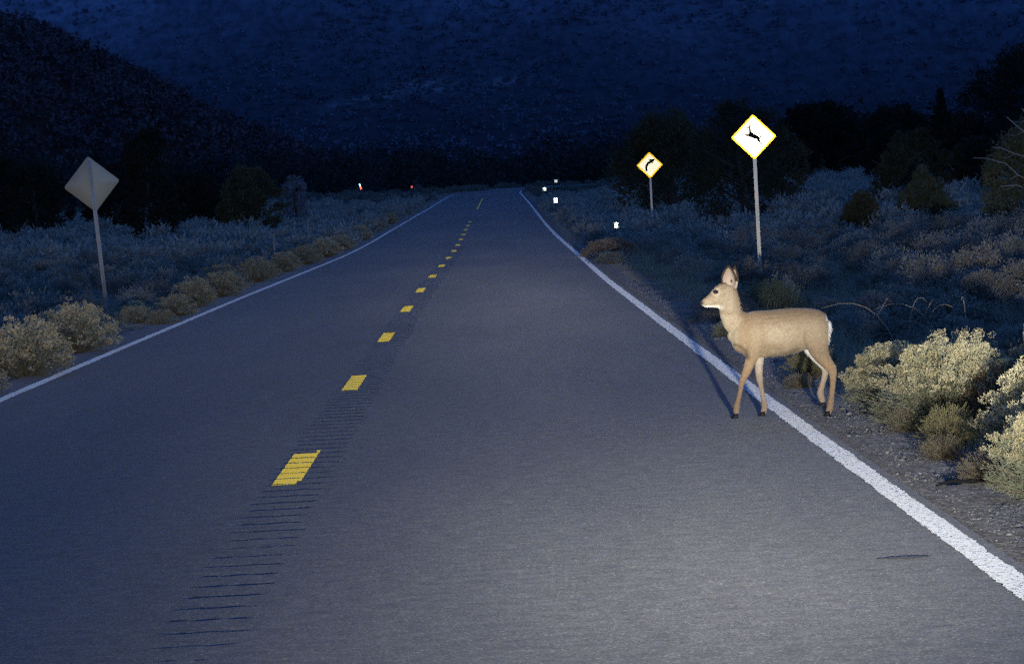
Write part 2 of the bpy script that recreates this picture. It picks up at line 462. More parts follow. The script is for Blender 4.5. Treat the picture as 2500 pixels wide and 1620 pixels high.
# ------------------------------------------------------------------ road
# centreline past 400 m swings to the right
def centre_path():
    pts = []
    for y in np.concatenate([np.arange(-40, 400, 4.0)]): pts.append((cx(y), y))
    x, y = cx(400), 400.0; hd = math.atan2(.25 / 55, 1)
    for k in range(60):
        pts.append((x, y)); hd += 6.0 / 190 if k > 2 else .004
        hd = min(hd, R(78))
        x += 6 * math.sin(hd); y += 6 * math.cos(hd)
    return np.array(pts, float)
CP = centre_path()
GS = 0.50           # groove spacing along the centre rumble strip
def groove_depth(y, off):
    """milled centre rumble strip"""
    ph = (y / GS) % 1.0
    d = np.clip(1 - (np.abs(ph - .5) * GS / .10) ** 2, 0, 1)
    return d
def build_road():
    acc = Acc()
    # far part, along the path
    idx = CP[:, 1] >= 0
    def strip(o0, o1, dz, ys=None, path=CP, y0=-40, y1=1e9, sub=1):
        t = np.gradient(path, axis=0); t /= np.linalg.norm(t, axis=1)[:, None]
        nrm = np.stack([t[:, 1], -t[:, 0]], 1)
        sel = (path[:, 1] >= y0) & (path[:, 1] <= y1)
        p = path[sel]; nn = nrm[sel]
        offs = np.linspace(o0, o1, sub + 1)
        V = []
        for (q, m_) in zip(p, nn):
            for o in offs:
                w = q + m_ * o
                V.append((w[0], w[1], float(zr(q[1])) + dz))
        k = sub + 1; n = len(p)
        F = [(i * k + j, i * k + j + 1, (i + 1) * k + j + 1, (i + 1) * k + j) for i in range(n - 1) for j in range(sub)]
        return np.array(V), np.array(F)
    LW, RWd = -3.9, 3.66
    CS0, CS1 = -.165, .305         # rumble strip lies a little right of the dashes
    v, f = strip(LW, CS0, 0, y0=-40); acc.add(v, f)
    v, f = strip(CS1, RWd, 0, y0=-40); acc.add(v, f)
    v, f = strip(CS0, CS1, 0, y0=128); acc.add(v, f)
    v, f = strip(CS0, CS1, 0, y1=12); acc.add(v, f)
    # the milled strip, finely cut between 12 and 128 m
    def fine(o0, o1, dz, y0, y1, step, edges=True, jit=True):
        ys = np.arange(y0, y1 + 1e-6, step)
        offs = np.linspace(o0, o1, 13) if edges else np.linspace(o0, o1, 5)
        Y, O = np.meshgrid(ys, offs, indexing='ij')
        yc = Y.copy()
        gi = np.floor(Y / GS)
        sh = .03 * np.sin(gi * 12.9898)             # each groove a little off
        wob = np.abs(np.sin(gi * 78.233))
        inner = np.clip((O - CS0 - .02 * wob) / .05, 0, 1) * np.clip((CS1 - .02 * wob - O) / .05, 0, 1)
        d = groove_depth(yc + .012 * np.sin(O * 31 + gi * 5), O) * inner * (.0050 + .0036 * wob) * (1 + .25 * np.sin(O * 47 + gi * 3.1)) * np.where((np.sin(gi * 7.7 + np.round(O * 40) * 3.3) > -.2), 1, .78)
        V = np.stack([cx(Y) + O, Y, zr(Y) - d + dz], -1).reshape(-1, 3)
        ny, nx = Y.shape
        i, j = np.meshgrid(np.arange(ny - 1), np.arange(nx - 1), indexing='ij')
        a = (i * nx + j).ravel()
        return V, np.stack([a, a + 1, a + nx + 1, a + nx], 1)
    v, f = fine(CS0, CS1, 0, 12, 128, .02); acc.add(v, f)
    me = acc.mesh('road', M['asphalt'], False)
    road = tag(link('road', me), 'two lane asphalt road curving right in the distance', kind='structure')
    # edge lines, ragged where the paint ran over the stones
    for nm, o, hw in (('edge_line', 3.53, .066), ('edge_line', -3.48, .06)):
        a = Acc()
        ys_ = np.arange(12, 75, .025); r_ = np.random.default_rng(int(abs(o) * 100))
        def edge():
            q = np.convolve(r_.normal(0, 1, len(ys_) + 40), np.ones(25) / 25, 'same')[20:-20] * .016 + np.convolve(r_.normal(0, .006, len(ys_)), [.25, .5, .25], 'same')
            return q
        L_, R_ = o - hw + edge(), o + hw + edge()
        V = np.stack([np.stack([cx(ys_) + L_, ys_, zr(ys_) + .004], 1), np.stack([cx(ys_) + R_, ys_, zr(ys_) + .004], 1)], 1).reshape(-1, 3)
        k_ = np.arange(len(ys_) - 1) * 2
        a.add(V, np.stack([k_, k_ + 1, k_ + 3, k_ + 2], 1))
        pth = np.vstack([[(cx(ys_[-1]), ys_[-1])], CP[CP[:, 1] > ys_[-1] + 1]])
        v, f = strip(o - hw, o + hw, .004, path=pth); a.add(v, f)
        v, f = strip(o - hw, o + hw, .004, path=np.array([(cx(y), y) for y in (-40, -20, 0, 12)])); a.add(v, f)
        link(nm, a.mesh('edge_line', M['white_paint']), road)
    # dashes, following the grooves
    for k in range(15):
        y0 = 26.6 + 12.19 * k - 1.5 - (0.15 if k else 0)
        a = Acc()
        if y0 < 120:
            v, f = fine(-.08, .07, .004, y0, y0 + 3.05, .02, edges=False); a.add(v, f)
            if k == 0:
                v, f = fine(.0705, .095, .004, y0 + .3, y0 + 3.35, .02, edges=False); a.add(v, f)
        else:
            ys = np.linspace(y0, y0 + 3.05, 5)
            V = np.array([(cx(y) + o, y, zr(y) + .004) for y in ys for o in (-.08, .07)])
            F = np.array([(2 * i, 2 * i + 1, 2 * i + 3, 2 * i + 2) for i in range(4)]); a.add(V, F)
        link('centre_dash', a.mesh('centre_dash', M['yellow_paint']), road)
    a = Acc(); v, f = strip(-.05, .04, .004, y0=254, y1=350); a.add(v, f)
    link('solid_centre_line', a.mesh('solid_centre_line', M['yellow_paint']), road)
build_road()

def tar_mat():
    m, nt, b = new_mat('dull_tar')
    c = ramp(nt, noise(nt, 40, 4), [(.3, (.022, .022, .022)), (.7, (.055, .055, .055))])
    nt.links.new(c, b.inputs['Base Color']); b.inputs['Roughness'].default_value = .7
    backscatter(nt, b, c, .28)
    return m
# skid mark on the near lane
a = Acc()
n = 14
xs = np.linspace(1.74, 1.98, n)
V = [];
for i, x in enumerate(xs):
    w = .055 * math.sin(math.pi * (i + .3) / n) + .01 * math.sin(i * 2.2)
    V += [(x, 18.25 - w, .004), (x, 18.25 + w + .02, .004)]
a.add(V, [(2 * i, 2 * i + 2, 2 * i + 3, 2 * i + 1) for i in range(n - 1)])
tag(link('tar_smudge', a.mesh('tar_smudge', tar_mat())), 'short dark smudge of tar across the near right lane', 'road mark')

# black stick on the shoulder
a = Acc()
a.tube([(2.49, 22.45, -.006), (2.58, 22.47, .012), (2.70, 22.46, .006), (2.79, 22.49, .004)], [.006, .012, .012, .006], 6)
tag(link('stick', a.mesh('stick', M['black_stick'])), 'short black stick lying on the gravel beside the nearest rabbitbrush', 'stick')

# ------------------------------------------------------------------ pebbles on the shoulders
def pebbles():
    acc = Acc()
    base_v = np.array([(1, 0, 0), (-1, 0, 0), (0, 1, 0), (0, -1, 0), (0, 0, 1), (0, 0, -1)], float)
    base_f = np.array([(0, 2, 4), (2, 1, 4), (1, 3, 4), (3, 0, 4), (2, 0, 5), (1, 2, 5), (3, 1, 5), (0, 3, 5)])
    n = 15000
    y = 14 + 60 * rng.random(n) ** 1.7
    side = np.where(rng.random(n) < .8, 1, -1)
    off = side * (3.70 + rng.gamma(2.2, .28, n))
    x = cx(y) + off
    z = ground_z(x, y)
    s = rng.uniform(.004, .013, n) * (1 + (rng.random(n) < .05) * .9)
    for arr in (1,):
        A = rng.uniform(0, 2 * math.pi, n)
        sc = np.stack([s * rng.uniform(.8, 1.5, n), s * rng.uniform(.8, 1.5, n), s * rng.uniform(.5, .9, n)], 1)
        v = base_v[None] * sc[:, None]
        v = v + rng.normal(size=v.shape) * .15 * s[:, None, None]
        c, q = np.cos(A)[:, None], np.sin(A)[:, None]
        vx = v[..., 0] * c - v[..., 1] * q; vy = v[..., 0] * q + v[..., 1] * c
        v = np.stack([vx + x[:, None], vy + y[:, None], v[..., 2] + z[:, None] + s[:, None] * .3], -1)
        acc.add(v.reshape(-1, 3), (base_f[None] + 6 * np.arange(n)[:, None, None]).reshape(-1, 3))
    tag(link('gravel', acc.mesh('gravel', M['pebble'])), 'loose grey gravel scattered along the road shoulders', 'gravel', kind='stuff')
pebbles()

# ------------------------------------------------------------------ grass and litter on the verges
def grass():
    acc = Acc()
    def blades(x, y, hgt, w, lean):
        n = len(x)
        z = ground_z(x, y)
        P = np.stack([x, y, z - .01], 1)
        d = rand_dirs(n); d[:, 2] = np.abs(d[:, 2]) + lean; d /= np.linalg.norm(d, axis=1)[:, None]
        v, f = leaf_tris(P, 1, 1, d)
        L = hgt * rng.uniform(.4, 1.2, n)
        W = w
        s = np.cross(d, rand_dirs(n)); s /= np.linalg.norm(s, axis=1)[:, None]
        v = np.empty((n, 3, 3)); v[:, 0] = P - s * W[:, None]; v[:, 1] = P + s * W[:, None]; v[:, 2] = P + d * L[:, None]
        acc.add(v.reshape(-1, 3), np.arange(3 * n).reshape(-1, 3))
    # tufts near the right shoulder and the left shoulder
    for side, cnt in ((1, 900), (-1, 700)):
        ty = 18 + 110 * rng.random(cnt) ** 1.3
        to = side * (4.35 + rng.gamma(1.6, .55, cnt))
        for k in range(28):
            jit = .05 * rng.normal(size=cnt) * (1 + ty / 60)
            blades(cx(ty) + to + jit, ty + .06 * rng.normal(size=cnt), np.full(cnt, .17), .0016 + ty * .00006, .6)
    cnt = 520
    ty = 16.5 + 30 * rng.random(cnt); to = 4.22 + rng.gamma(1.5, .28, cnt)
    for k in range(22):
        blades(cx(ty) + to + .04 * rng.normal(size=cnt), ty + .06 * rng.normal(size=cnt), np.full(cnt, .13), np.full(cnt, .0022), .5)
    # rough grass along the ditch on the right
    n = 26000
    y = 34 + 75 * rng.random(n) ** 1.1; off = 4.6 + 4.6 * rng.random(n)
    clump = np.sin(off * 3.1 + y * .8) + np.sin(y * .37 - off * 2) > -.6
    y, off = y[clump], off[clump]
    blades(cx(y) + off, y, np.full(len(y), .30), .0022 + y * .00007, .9)
    # thin cover further out
    n = 60000
    y = 22 + 200 * rng.random(n) ** 1.35
    side = np.where(rng.random(n) < .55, 1, -1)
    off = side * (4.5 + (3 + y * .12) * rng.random(n))
    blades(cx(y) + off, y, np.full(n, .2), .002 + y * .00008, .8)
    tag(link('dry_grass', acc.mesh('dry_grass', M['drygrass'])), 'thin dry grass covering the verges on both sides', 'grass', kind='stuff')
grass()

# ------------------------------------------------------------------ shrubs
def dome_tips(n, rad, h, r, flat=.55, low=.25):
    """tips spread over a lumpy mound, sides included"""
    a = r.uniform(0, 2 * math.pi, n); sz = r.uniform(.06, 1.0, n) ** .9
    q = np.sqrt(1 - (sz * .985) ** 2)
    ph = r.uniform(0, 6.28, 6)
    lump = 1 + .16 * np.sin(a * 3 + ph[0]) * q + .10 * np.sin(a * 5 + sz * 7 + ph[1]) + .07 * np.sin(a * 8 + sz * 11 + ph[2])
    j = 1 + r.normal(0, .05, n)
    return np.stack([rad * q * np.cos(a) * lump * j, rad * q * np.sin(a) * lump * j, h * (.06 + .94 * sz) * (1 + .5 * (lump - 1)) * j], 1)

def rabbitbrush_meshes(seed, rad, h, stems, leaves, fl_n, fl_size, fl_tri, leafsize, clus_r, mats, top=.18):
    r = np.random.default_rng(seed)
    tips = dome_tips(stems, rad, h, r)
    root = tips * np.array([.12, .12, 0]) + r.normal(0, .012, (stems, 3)) * np.array([1, 1, 0]) - np.array([0, 0, .03])
    mid = root * .45 + tips * .55; mid[:, :2] *= .78; mid[:, 2] = root[:, 2] + (tips[:, 2] - root[:, 2]) * .6
    st = Acc()
    w = .0022 * max(1, leafsize / .02)
    for p, q in ((root, mid), (mid, tips)):
        for k in range(2):
            s = rand_dirs(stems, r) * w
            v = np.empty((stems, 4, 3)); v[:, 0] = p - s; v[:, 1] = p + s; v[:, 2] = q + s * .7; v[:, 3] = q - s * .7
            st.add(v.reshape(-1, 3), np.arange(4 * stems).reshape(-1, 4))
    lf = Acc()
    t = (r.random((stems, leaves)) ** .7) * .68 + .30
    P = ((1 - t) ** 2)[..., None] * root[:, None] + (2 * t * (1 - t))[..., None] * mid[:, None] + (t ** 2)[..., None] * tips[:, None]
    P = P.reshape(-1, 3) + r.normal(0, .008 + leafsize * .25, (stems * leaves, 3))
    d = np.repeat(tips - mid, leaves, 0); d /= np.linalg.norm(d, axis=1)[:, None]
    d = d + .42 * rand_dirs(len(d), r); d /= np.linalg.norm(d, axis=1)[:, None]
    v, f = leaf_tris(P, leafsize, leafsize * .16 + .0012, d, r); lf.add(v, f)
    fl = Acc()
    sel = r.permutation(np.nonzero(tips[:, 2] > top * h)[0])[:fl_n]; fl_n = len(sel)
    T = tips[sel]
    C = np.repeat(T, fl_tri, 0)
    off = rand_dirs(len(C), r) * (r.random(len(C)) ** .33)[:, None] * clus_r
    off *= np.repeat(r.uniform(.7, 1.35, fl_n), fl_tri)[:, None]
    off[:, 2] *= .62
    P = C + off
    dn = off / (np.linalg.norm(off, axis=1)[:, None] + 1e-9); dn = dn + .5 * rand_dirs(len(dn), r); dn[:, 2] += .4
    dn /= np.linalg.norm(dn, axis=1)[:, None]
    v, f = leaf_tris(P, fl_size * 1.4, fl_size, dn, r); fl.add(v, f)
    return [('stems', st.mesh('stems', M['stem'])), ('foliage', lf.mesh('foliage', mats[0])), ('flower_heads', fl.mesh('flower_heads', mats[1]))]

def sage_meshes(seed, rad, h, clumps, per, leafsize, mat, clump_r=.085):
    r = np.random.default_rng(seed)
    tips = dome_tips(clumps, rad, h, r, low=.15)
    lf = Acc()
    C = np.repeat(tips * r.uniform(.72, 1.0, (clumps, 1)), per, 0)
    off = rand_dirs(len(C), r) * (r.random(len(C)) ** .4)[:, None] * clump_r * (1 + rad)
    d = C / (np.linalg.norm(C, axis=1)[:, None] + 1e-6) + .8 * rand_dirs(len(C), r); d[:, 2] += .5
    d /= np.linalg.norm(d, axis=1)[:, None]
    v, f = leaf_tris(C + off, leafsize * 1.8, leafsize * .8, d, r); lf.add(v, f)
    # skirts of leaves lower down so the bush has a body
    t = r.uniform(.25, .85, (clumps * per // 2, 1))
    P = tips[r.integers(0, clumps, clumps * per // 2)] * t
    v, f = leaf_tris(P, leafsize * 1.5, leafsize * .7, None, r, up=.6); lf.add(v, f)
    st = Acc()
    k = max(8, clumps // 6)
    for i in range(k):
        p = tips[i] * .95
        st.tube([(p[0] * .06, p[1] * .06, -.04), (p[0] * .4, p[1] * .4, p[2] * .45), tuple(p)], [.012, .008, .003], 4, cap=False)
    return [('branches', st.mesh('branches', M['stem'])), ('foliage', lf.mesh('foliage', mat))]

def place_shrub(name, meshes, x, y, s, rz, label, cat, group=None, sz=None, dz=0.0, parts=True):
    z = float(ground_z(x, y)) + dz
    root = empty(name, (x, y, z), rz) if parts else link(name, meshes[1][1], None, (x, y, z))
    root.rotation_euler = (0, 0, rz)
    root.scale = (s, s, sz or s)
    tag(root, label, cat, group)
    if parts:
        for nm, me in meshes:
            ch = link(nm, me, root)
            if nm != 'branches': ch['kind'] = 'stuff'
    return root

RF = (M['rabbit'], M['flower']); RD = (M['rabbit'], M['flower_dull']); RB = (M['sage'], M['flower_brown'])
# hero bushes on the right shoulder (unit = metres)
heroA = rabbitbrush_meshes(1, .50, .60, 720, 40, 360, .0085, 64, .032, .034, RF, top=.52)
heroB = rabbitbrush_meshes(2, .50, .60, 620, 34, 300, .010, 74, .032, .045, RF, top=.45)
heroC = rabbitbrush_meshes(3, .50, .60, 600, 30, 260, .010, 50, .032, .036, RD, top=.55)
heroD = rabbitbrush_meshes(4, .42, .50, 340, 30, 40, .008, 26, .030, .026, RF, top=.5)
darkbush = sage_meshes(5, .5, .6, 160, 44, .016, foliage_mat('rusty_dark_leaf', (0.05, 0.035, 0.02), (0.16, 0.09, 0.04), .1, 9))
tuft_g = rabbitbrush_meshes(6, .5, .8, 520, 10, 10, .006, 4, .05, .02, (M['greengrass'], M['flower']))
tuft_d = rabbitbrush_meshes(7, .5, .7, 320, 7, 8, .006, 4, .05, .02, (M['drygrass'], M['flower_dull']))

HERO = [
    ('rabbitbrush', heroA, 3.20, 27.6, 1.02, 1.02, 'big pale green rabbitbrush with cream flower heads behind the deer, on the right shoulder'),
    ('rabbitbrush', heroB, 3.02, 29.9, .72, .80, 'yellowish rabbitbrush directly behind the hind legs of the deer'),
    ('rabbitbrush', heroC, 3.55, 30.2, .80, .98, 'brownish cream rabbitbrush rising behind the big pale green one'),
    ('rabbitbrush', heroB, 4.05, 29.2, .74, .92, 'rabbitbrush with cream tops behind the dark rusty bush at the right'),
    ('rabbitbrush', heroB, 3.42, 24.3, .92, 1.02, 'rabbitbrush with rounded beige tops at the right edge of the photo'),
    ('rabbitbrush', heroA, 3.02, 21.3, .66, .80, 'nearest rabbitbrush, green and leggy with sparse yellow tips, at the right edge'),
    ('rabbitbrush', heroA, 3.28, 22.6, .80, .90, 'yellow topped rabbitbrush between the nearest bush and the beige one'),
    ('rabbitbrush', heroD, 2.90, 28.4, .46, .50, 'small green low bush at the left foot of the big pale green rabbitbrush'),
]
for i, (nm, me, x, y, s, sz, lab) in enumerate(HERO):
    place_shrub(nm, me, x, y, s, i * 1.3, lab, 'shrub', 'rabbitbrush on the right shoulder', sz=sz)
place_shrub('rusty_bush', darkbush, 3.62, 26.9, .72, .4, 'dark bush with rusty leaves between two pale rabbitbrushes', 'shrub', sz=.98)
place_shrub('grass_tuft', tuft_g, 2.94, 25.6, .42, .3, 'olive yellow grass tuft in front of the big pale rabbitbrush', 'grass tuft', 'tufts at the foot of the rabbitbrush', sz=.36)
place_shrub('grass_tuft', tuft_d, 2.78, 24.6, .34, 1.3, 'straw coloured tuft on the gravel just right of the olive tuft', 'grass tuft', 'tufts at the foot of the rabbitbrush', sz=.24)
place_shrub('grass_tuft', tuft_d, 2.80, 22.6, .42, 2.3, 'straw tuft below the yellow topped rabbitbrush near the black stick', 'grass tuft', 'tufts at the foot of the rabbitbrush', sz=.28)
place_shrub('grass_tuft', tuft_g, 2.92, 19.9, .30, 2.0, 'bright green tuft at the right edge below the nearest rabbitbrush', 'grass tuft', 'tufts at the foot of the rabbitbrush', sz=.32)
place_shrub('grass_tuft', tuft_d, 2.86, 27.4, .32, .7, 'brown grass tuft left of the olive tuft at the gravel edge', 'grass tuft', 'tufts at the foot of the rabbitbrush', sz=.26)
place_shrub('grass_tuft', tuft_g, 2.88, 35.4, .50, 0, 'low green and straw clump seen beneath the belly of the deer', 'grass tuft', sz=.42)
place_shrub('grass_tuft', tuft_d, 2.62, 33.6, .36, 0, 'flattened straw clump seen between the legs of the deer', 'grass tuft', sz=.20)
place_shrub('low_shrub', heroD, 2.72, 45.6, .42, 0, 'low yellow green clump on the shoulder in front of the chest of the deer', 'shrub', sz=.36)
place_shrub('low_shrub', sage_meshes(8, .5, .6, 150, 40, .018, M['sage']), 3.05, 50.5, .9, 0, 'blue grey low bush on the shoulder below the muzzle of the deer', 'shrub', sz=.7)
place_shrub('sagebrush', sage_meshes(9, .5, .7, 200, 40, .016, foliage_mat('green_sage_leaf', (0.09, 0.11, 0.06), (0.18, 0.19, 0.11), .05, 5)), 4.02, 56, 1.0, 0, 'rounded grey green bush just right of the ears of the deer', 'shrub', sz=.72)

# bare arching stalks behind the rabbitbrush
def stalks(x, y, n, seed, lab, h=.5):
    r = random.Random(seed); a = Acc()
    z = float(ground_z(x, y))
    for i in range(n):
        bx = r.uniform(-.35, .35); ang = r.uniform(-.9, .9); L = h * r.uniform(.5, 1.1)
        yj = r.uniform(-.15, .15)
        p = [(bx + ang * L * (t_ ** 1.8) * 1.1, yj * t_, L * (math.sin(t_ * 1.9) * .95)) for t_ in [k / 8 for k in range(9)]]
        a.tube(p, [.0065 - .0005 * k for k in range(9)], 4, cap=False)
        if r.random() < .6:
            q = p[4]; a.tube([q, (q[0] - ang * .12, q[1], q[2] + .16)], [.004, .002], 4, cap=False)
    tag(link('dead_stalks', a.mesh('dead_stalks', M['dead']), None, (x, y, z - .02)), lab, 'dead plant')
stalks(4.3, 38.5, 6, 3, 'bare curved straw stalks in the dark gap behind the big rabbitbrush', .78)
stalks(4.0, 37.5, 4, 5, 'bent dry stalks just behind the rump of the deer', .72)
stalks(5.15, 37.0, 5, 8, 'forked dead stalks above the rusty bush', .78)

# left verge
rbm = [rabbitbrush_meshes(20 + i, .5, .60, 300, 14, 300, .019, 18, .04, .040, RD) for i in range(3)]
rbo = rabbitbrush_meshes(24, .5, .62, 300, 14, 300, .019, 18, .04, .042, (M['rabbit'], M['flower_dull']))
rbb = rabbitbrush_meshes(25, .5, .52, 260, 10, 240, .028, 18, .05, .05, RB)
LEFT = [(-5.30, 40.5, .66, 'grey topped rabbitbrush cut by the left edge, nearest on the left verge'),
        (-5.16, 44.5, .95, 'large round yellowish rabbitbrush nearest the left edge line'),
        (-5.62, 47.0, .90, 'rabbitbrush behind and above the large round one at far left'),
        (-5.30, 51.5, .90, 'broad rabbitbrush just below the foot of the left sign'),
        (-5.95, 56.5, .85, 'upright rabbitbrush cluster in front of the left sign post'),
        (-5.05, 62.0, .48, 'small thin rabbitbrush in the gap right of the left sign'),
        (-5.12, 66.0, .60, 'small rounded rabbitbrush after the gap on the left verge'),
        (-5.25, 72.0, .72, 'dense yellowish rabbitbrush ball on the left verge'),
        (-5.20, 79.0, .80, 'tall rabbitbrush right of the yellowish ball on the left verge'),
        (-5.75, 87.0, .80, 'rabbitbrush set back behind the row on the left verge'),
        (-5.30, 93.0, .90, 'wide tan rabbitbrush midway along the left verge'),
        (-5.20, 104., .75, 'tan rabbitbrush leaning on the wide one midway along the left verge'),
        (-5.10, 114., .90, 'rabbitbrush before the pale posts on the left verge'),
        (-4.98, 126., .90, 'rabbitbrush just past the pale posts on the left verge'),
        (-4.92, 138., .90, 'distant tan rabbitbrush where the left edge line narrows'),
        (-4.90, 160., .90, 'distant rabbitbrush tight against the left edge line'),
        (-4.90, 184., .90, 'farthest rabbitbrush but one beside the left edge line'),
        (-4.75, 206., .85, 'farthest rabbitbrush beside the left edge line')]
for i, (x, y, s, lab) in enumerate(LEFT):
    place_shrub('rabbitbrush', rbo if i in (1, 7) else rbm[i % 3], x, y, s * 1.12, i * 2.1, lab, 'shrub', 'rabbitbrush along the left verge', sz=s * (.92 if i < 3 else 1.0) * (1.12 if i % 2 else 1))
# companions that fill the row
for i in range(26):
    y = 42 + i * 4.1 + rnd.uniform(-1.5, 1.5); x = float(cx(y)) - rnd.uniform(4.35, 5.3) + (0.25 if y > 100 else 0)
    s = rnd.uniform(.35, .62)
    place_shrub('rabbitbrush', rbm[i % 3], x, y, s, i * 1.7, 'small tan rabbitbrush filling a gap in the row on the left verge', 'shrub', 'small rabbitbrush in the gaps of the left row', sz=s * rnd.uniform(.7, 1))
# far orange brown bush on the right
place_shrub('rabbitbrush', rbb, 3.2, 99, 1.25, 0, 'orange brown domed bush beside the nearest white road marker', 'shrub', sz=.92)
place_shrub('sagebrush', sage_meshes(33, .5, .6, 150, 14, .03, M['sage']), 3.0, 92, .95, 0, 'grey low bush at the foot of the orange brown dome', 'shrub', sz=.5)

# sagebrush scrub on both sides
sgm = [sage_meshes(40 + i, .5, .62, 90 + 10 * i, 22, .028, M['sage']) for i in range(4)]
sgf = [sage_meshes(50 + i, .5, .60, 60, 9, .05, M['sage']) for i in range(3)]
tanm = [rabbitbrush_meshes(60 + i, .5, .60, 200, 10, 190, .024, 12, .05, .045, (M['sage'], M['flower_grey'])) for i in range(2)]
def clear_of(x, y):
    off = x - float(cx(y))
    if off > 0:
        if y < 48 and off < 5.6: return False
        if y > 105: return off > 4.3 + .3 * rnd.random()
        return off > (5.0 if y > 60 else 5.3)
    return off < (-5.2 if y < 140 else -4.3)
cells = []
y = 36.0
while y < 330:
    step = .95 + y * .004
    xr = .142 * y + 2
    x = -xr - 1.5
    while x < xr + 2.5:
        px, py = x + rnd.uniform(-.35, .35) * step, y + rnd.uniform(-.4, .4) * step * 1.6
        if clear_of(px, py) and rnd.random() < (.80 if px > 0 else .74): cells.append((px, py))
        x += step * 1.05
    y += step * 1.75
def visible(px, py): return abs(px) < .142 * py + 1.2
def bare_strip(px, py):
    """the open grassy strip behind the left row, and the ditch on the right"""
    off = px - float(cx(py))
    if off < 0: return -8.2 < off < -6.0 and py < 110 and math.sin(py * .25) > -.5
    return 5.6 < off < 7.6 and 60 < py < 100 and math.sin(py * .3 + 1) > .2
cells = [c for c in cells if visible(*c) and not bare_strip(*c)]
cells = [c for c in cells if c[1] < 290 or np.min(np.hypot(CP[:, 0] - c[0], CP[:, 1] - c[1])) > 5]
cells.sort(key=lambda c: c[1])
singles, mass = cells[:285], cells[285:]
for i, (px, py) in enumerate(singles):
    s = rnd.uniform(.75, 1.35) * (1.0 if py > 50 else .8)
    if px > 0 and 4.6 < px - float(cx(py)) < 8.0 and py < 112: s *= .84
    tan = px > 0 and py < 75 and rnd.random() < .28 or px < 0 and rnd.random() < .08
    side = 'right' if px > 0 else 'left'
    if side == 'right':
        u = px / py
        zone = 'left of the curve sign post' if u < .043 else 'between the two yellow signs' if u < .069 else 'right of the deer crossing sign post' if u < .105 else 'towards the right edge'
    else:
        u = px / py
        zone = 'left of the post of the left sign' if u < -.094 else 'right of the left sign post' if u < -.05 else 'beside the far left edge line'
    depth = 'near' if py < 62 else 'middle' if py < 90 else 'back'
    size = 'low' if s < .9 else 'middling' if s < 1.15 else 'broad'
    if tan:
        place_shrub('rabbitbrush', tanm[i % 2], px, py, s, rnd.uniform(0, 6), f'{size} tan topped bush in the {depth} scrub {zone}', 'shrub', f'tan bushes in the {side} scrub', sz=s * rnd.uniform(.7, .95))
    else:
        me = sgm[i % 4] if py < 110 else sgf[i % 3]
        place_shrub('sagebrush', me, px, py, s, rnd.uniform(0, 6), f'{size} grey green sagebrush in the {depth} scrub {zone}', 'shrub', f'sagebrush scrub on the {side}', sz=s * rnd.uniform(.62, .95), parts=py < 70)
def mass_sage(name, pts, lab, protos, smin, smax):
    acc = Acc()
    data = []
    for p in protos:
        me = p[1][1]
        v = np.empty(len(me.vertices) * 3, np.float32); me.vertices.foreach_get('co', v)
        data.append(v.reshape(-1, 3)[:len(me.vertices) // 3 * 3])
    for i, (px, py) in enumerate(pts):
        v = data[i % len(data)]
        s = rnd.uniform(smin, smax); a = rnd.uniform(0, 6.28)
        c, q = math.cos(a) * s, math.sin(a) * s
        w = np.stack([v[:, 0] * c - v[:, 1] * q + px, v[:, 0] * q + v[:, 1] * c + py, v[:, 2] * s * rnd.uniform(.65, .95) + float(ground_z(px, py))], 1)
        acc.add(w, np.arange(len(w)).reshape(-1, 3))
    tag(link(name, acc.mesh(name, M['sage'])), lab, 'scrub', kind='stuff')
sgl = [sage_meshes(70 + i, .5, .60, 34, 7, .085, M['sage'], .12) for i in range(3)]
print('singles to', singles[-1], 'mass', len(mass))
mass_sage('distant_sagebrush', mass, 'distant sagebrush scrub merging into one grey carpet', sgl, .9, 1.6)
far = []
for k in range(1500):
    py = 330 + 500 * rnd.random() ** 1.3; px = rnd.uniform(-.15, .15) * py
    off = px - float(cx(py))
    if py < 430 and abs(off) < 4.6: continue
    if py >= 400:
        dmin = np.min(np.hypot(CP[:, 0] - px, CP[:, 1] - py))
        if dmin < 7: continue
    far.append((px, py))
mass_sage('far_scrub', far, 'low scrub on the rise where the road disappears', sgl, .9, 1.5)

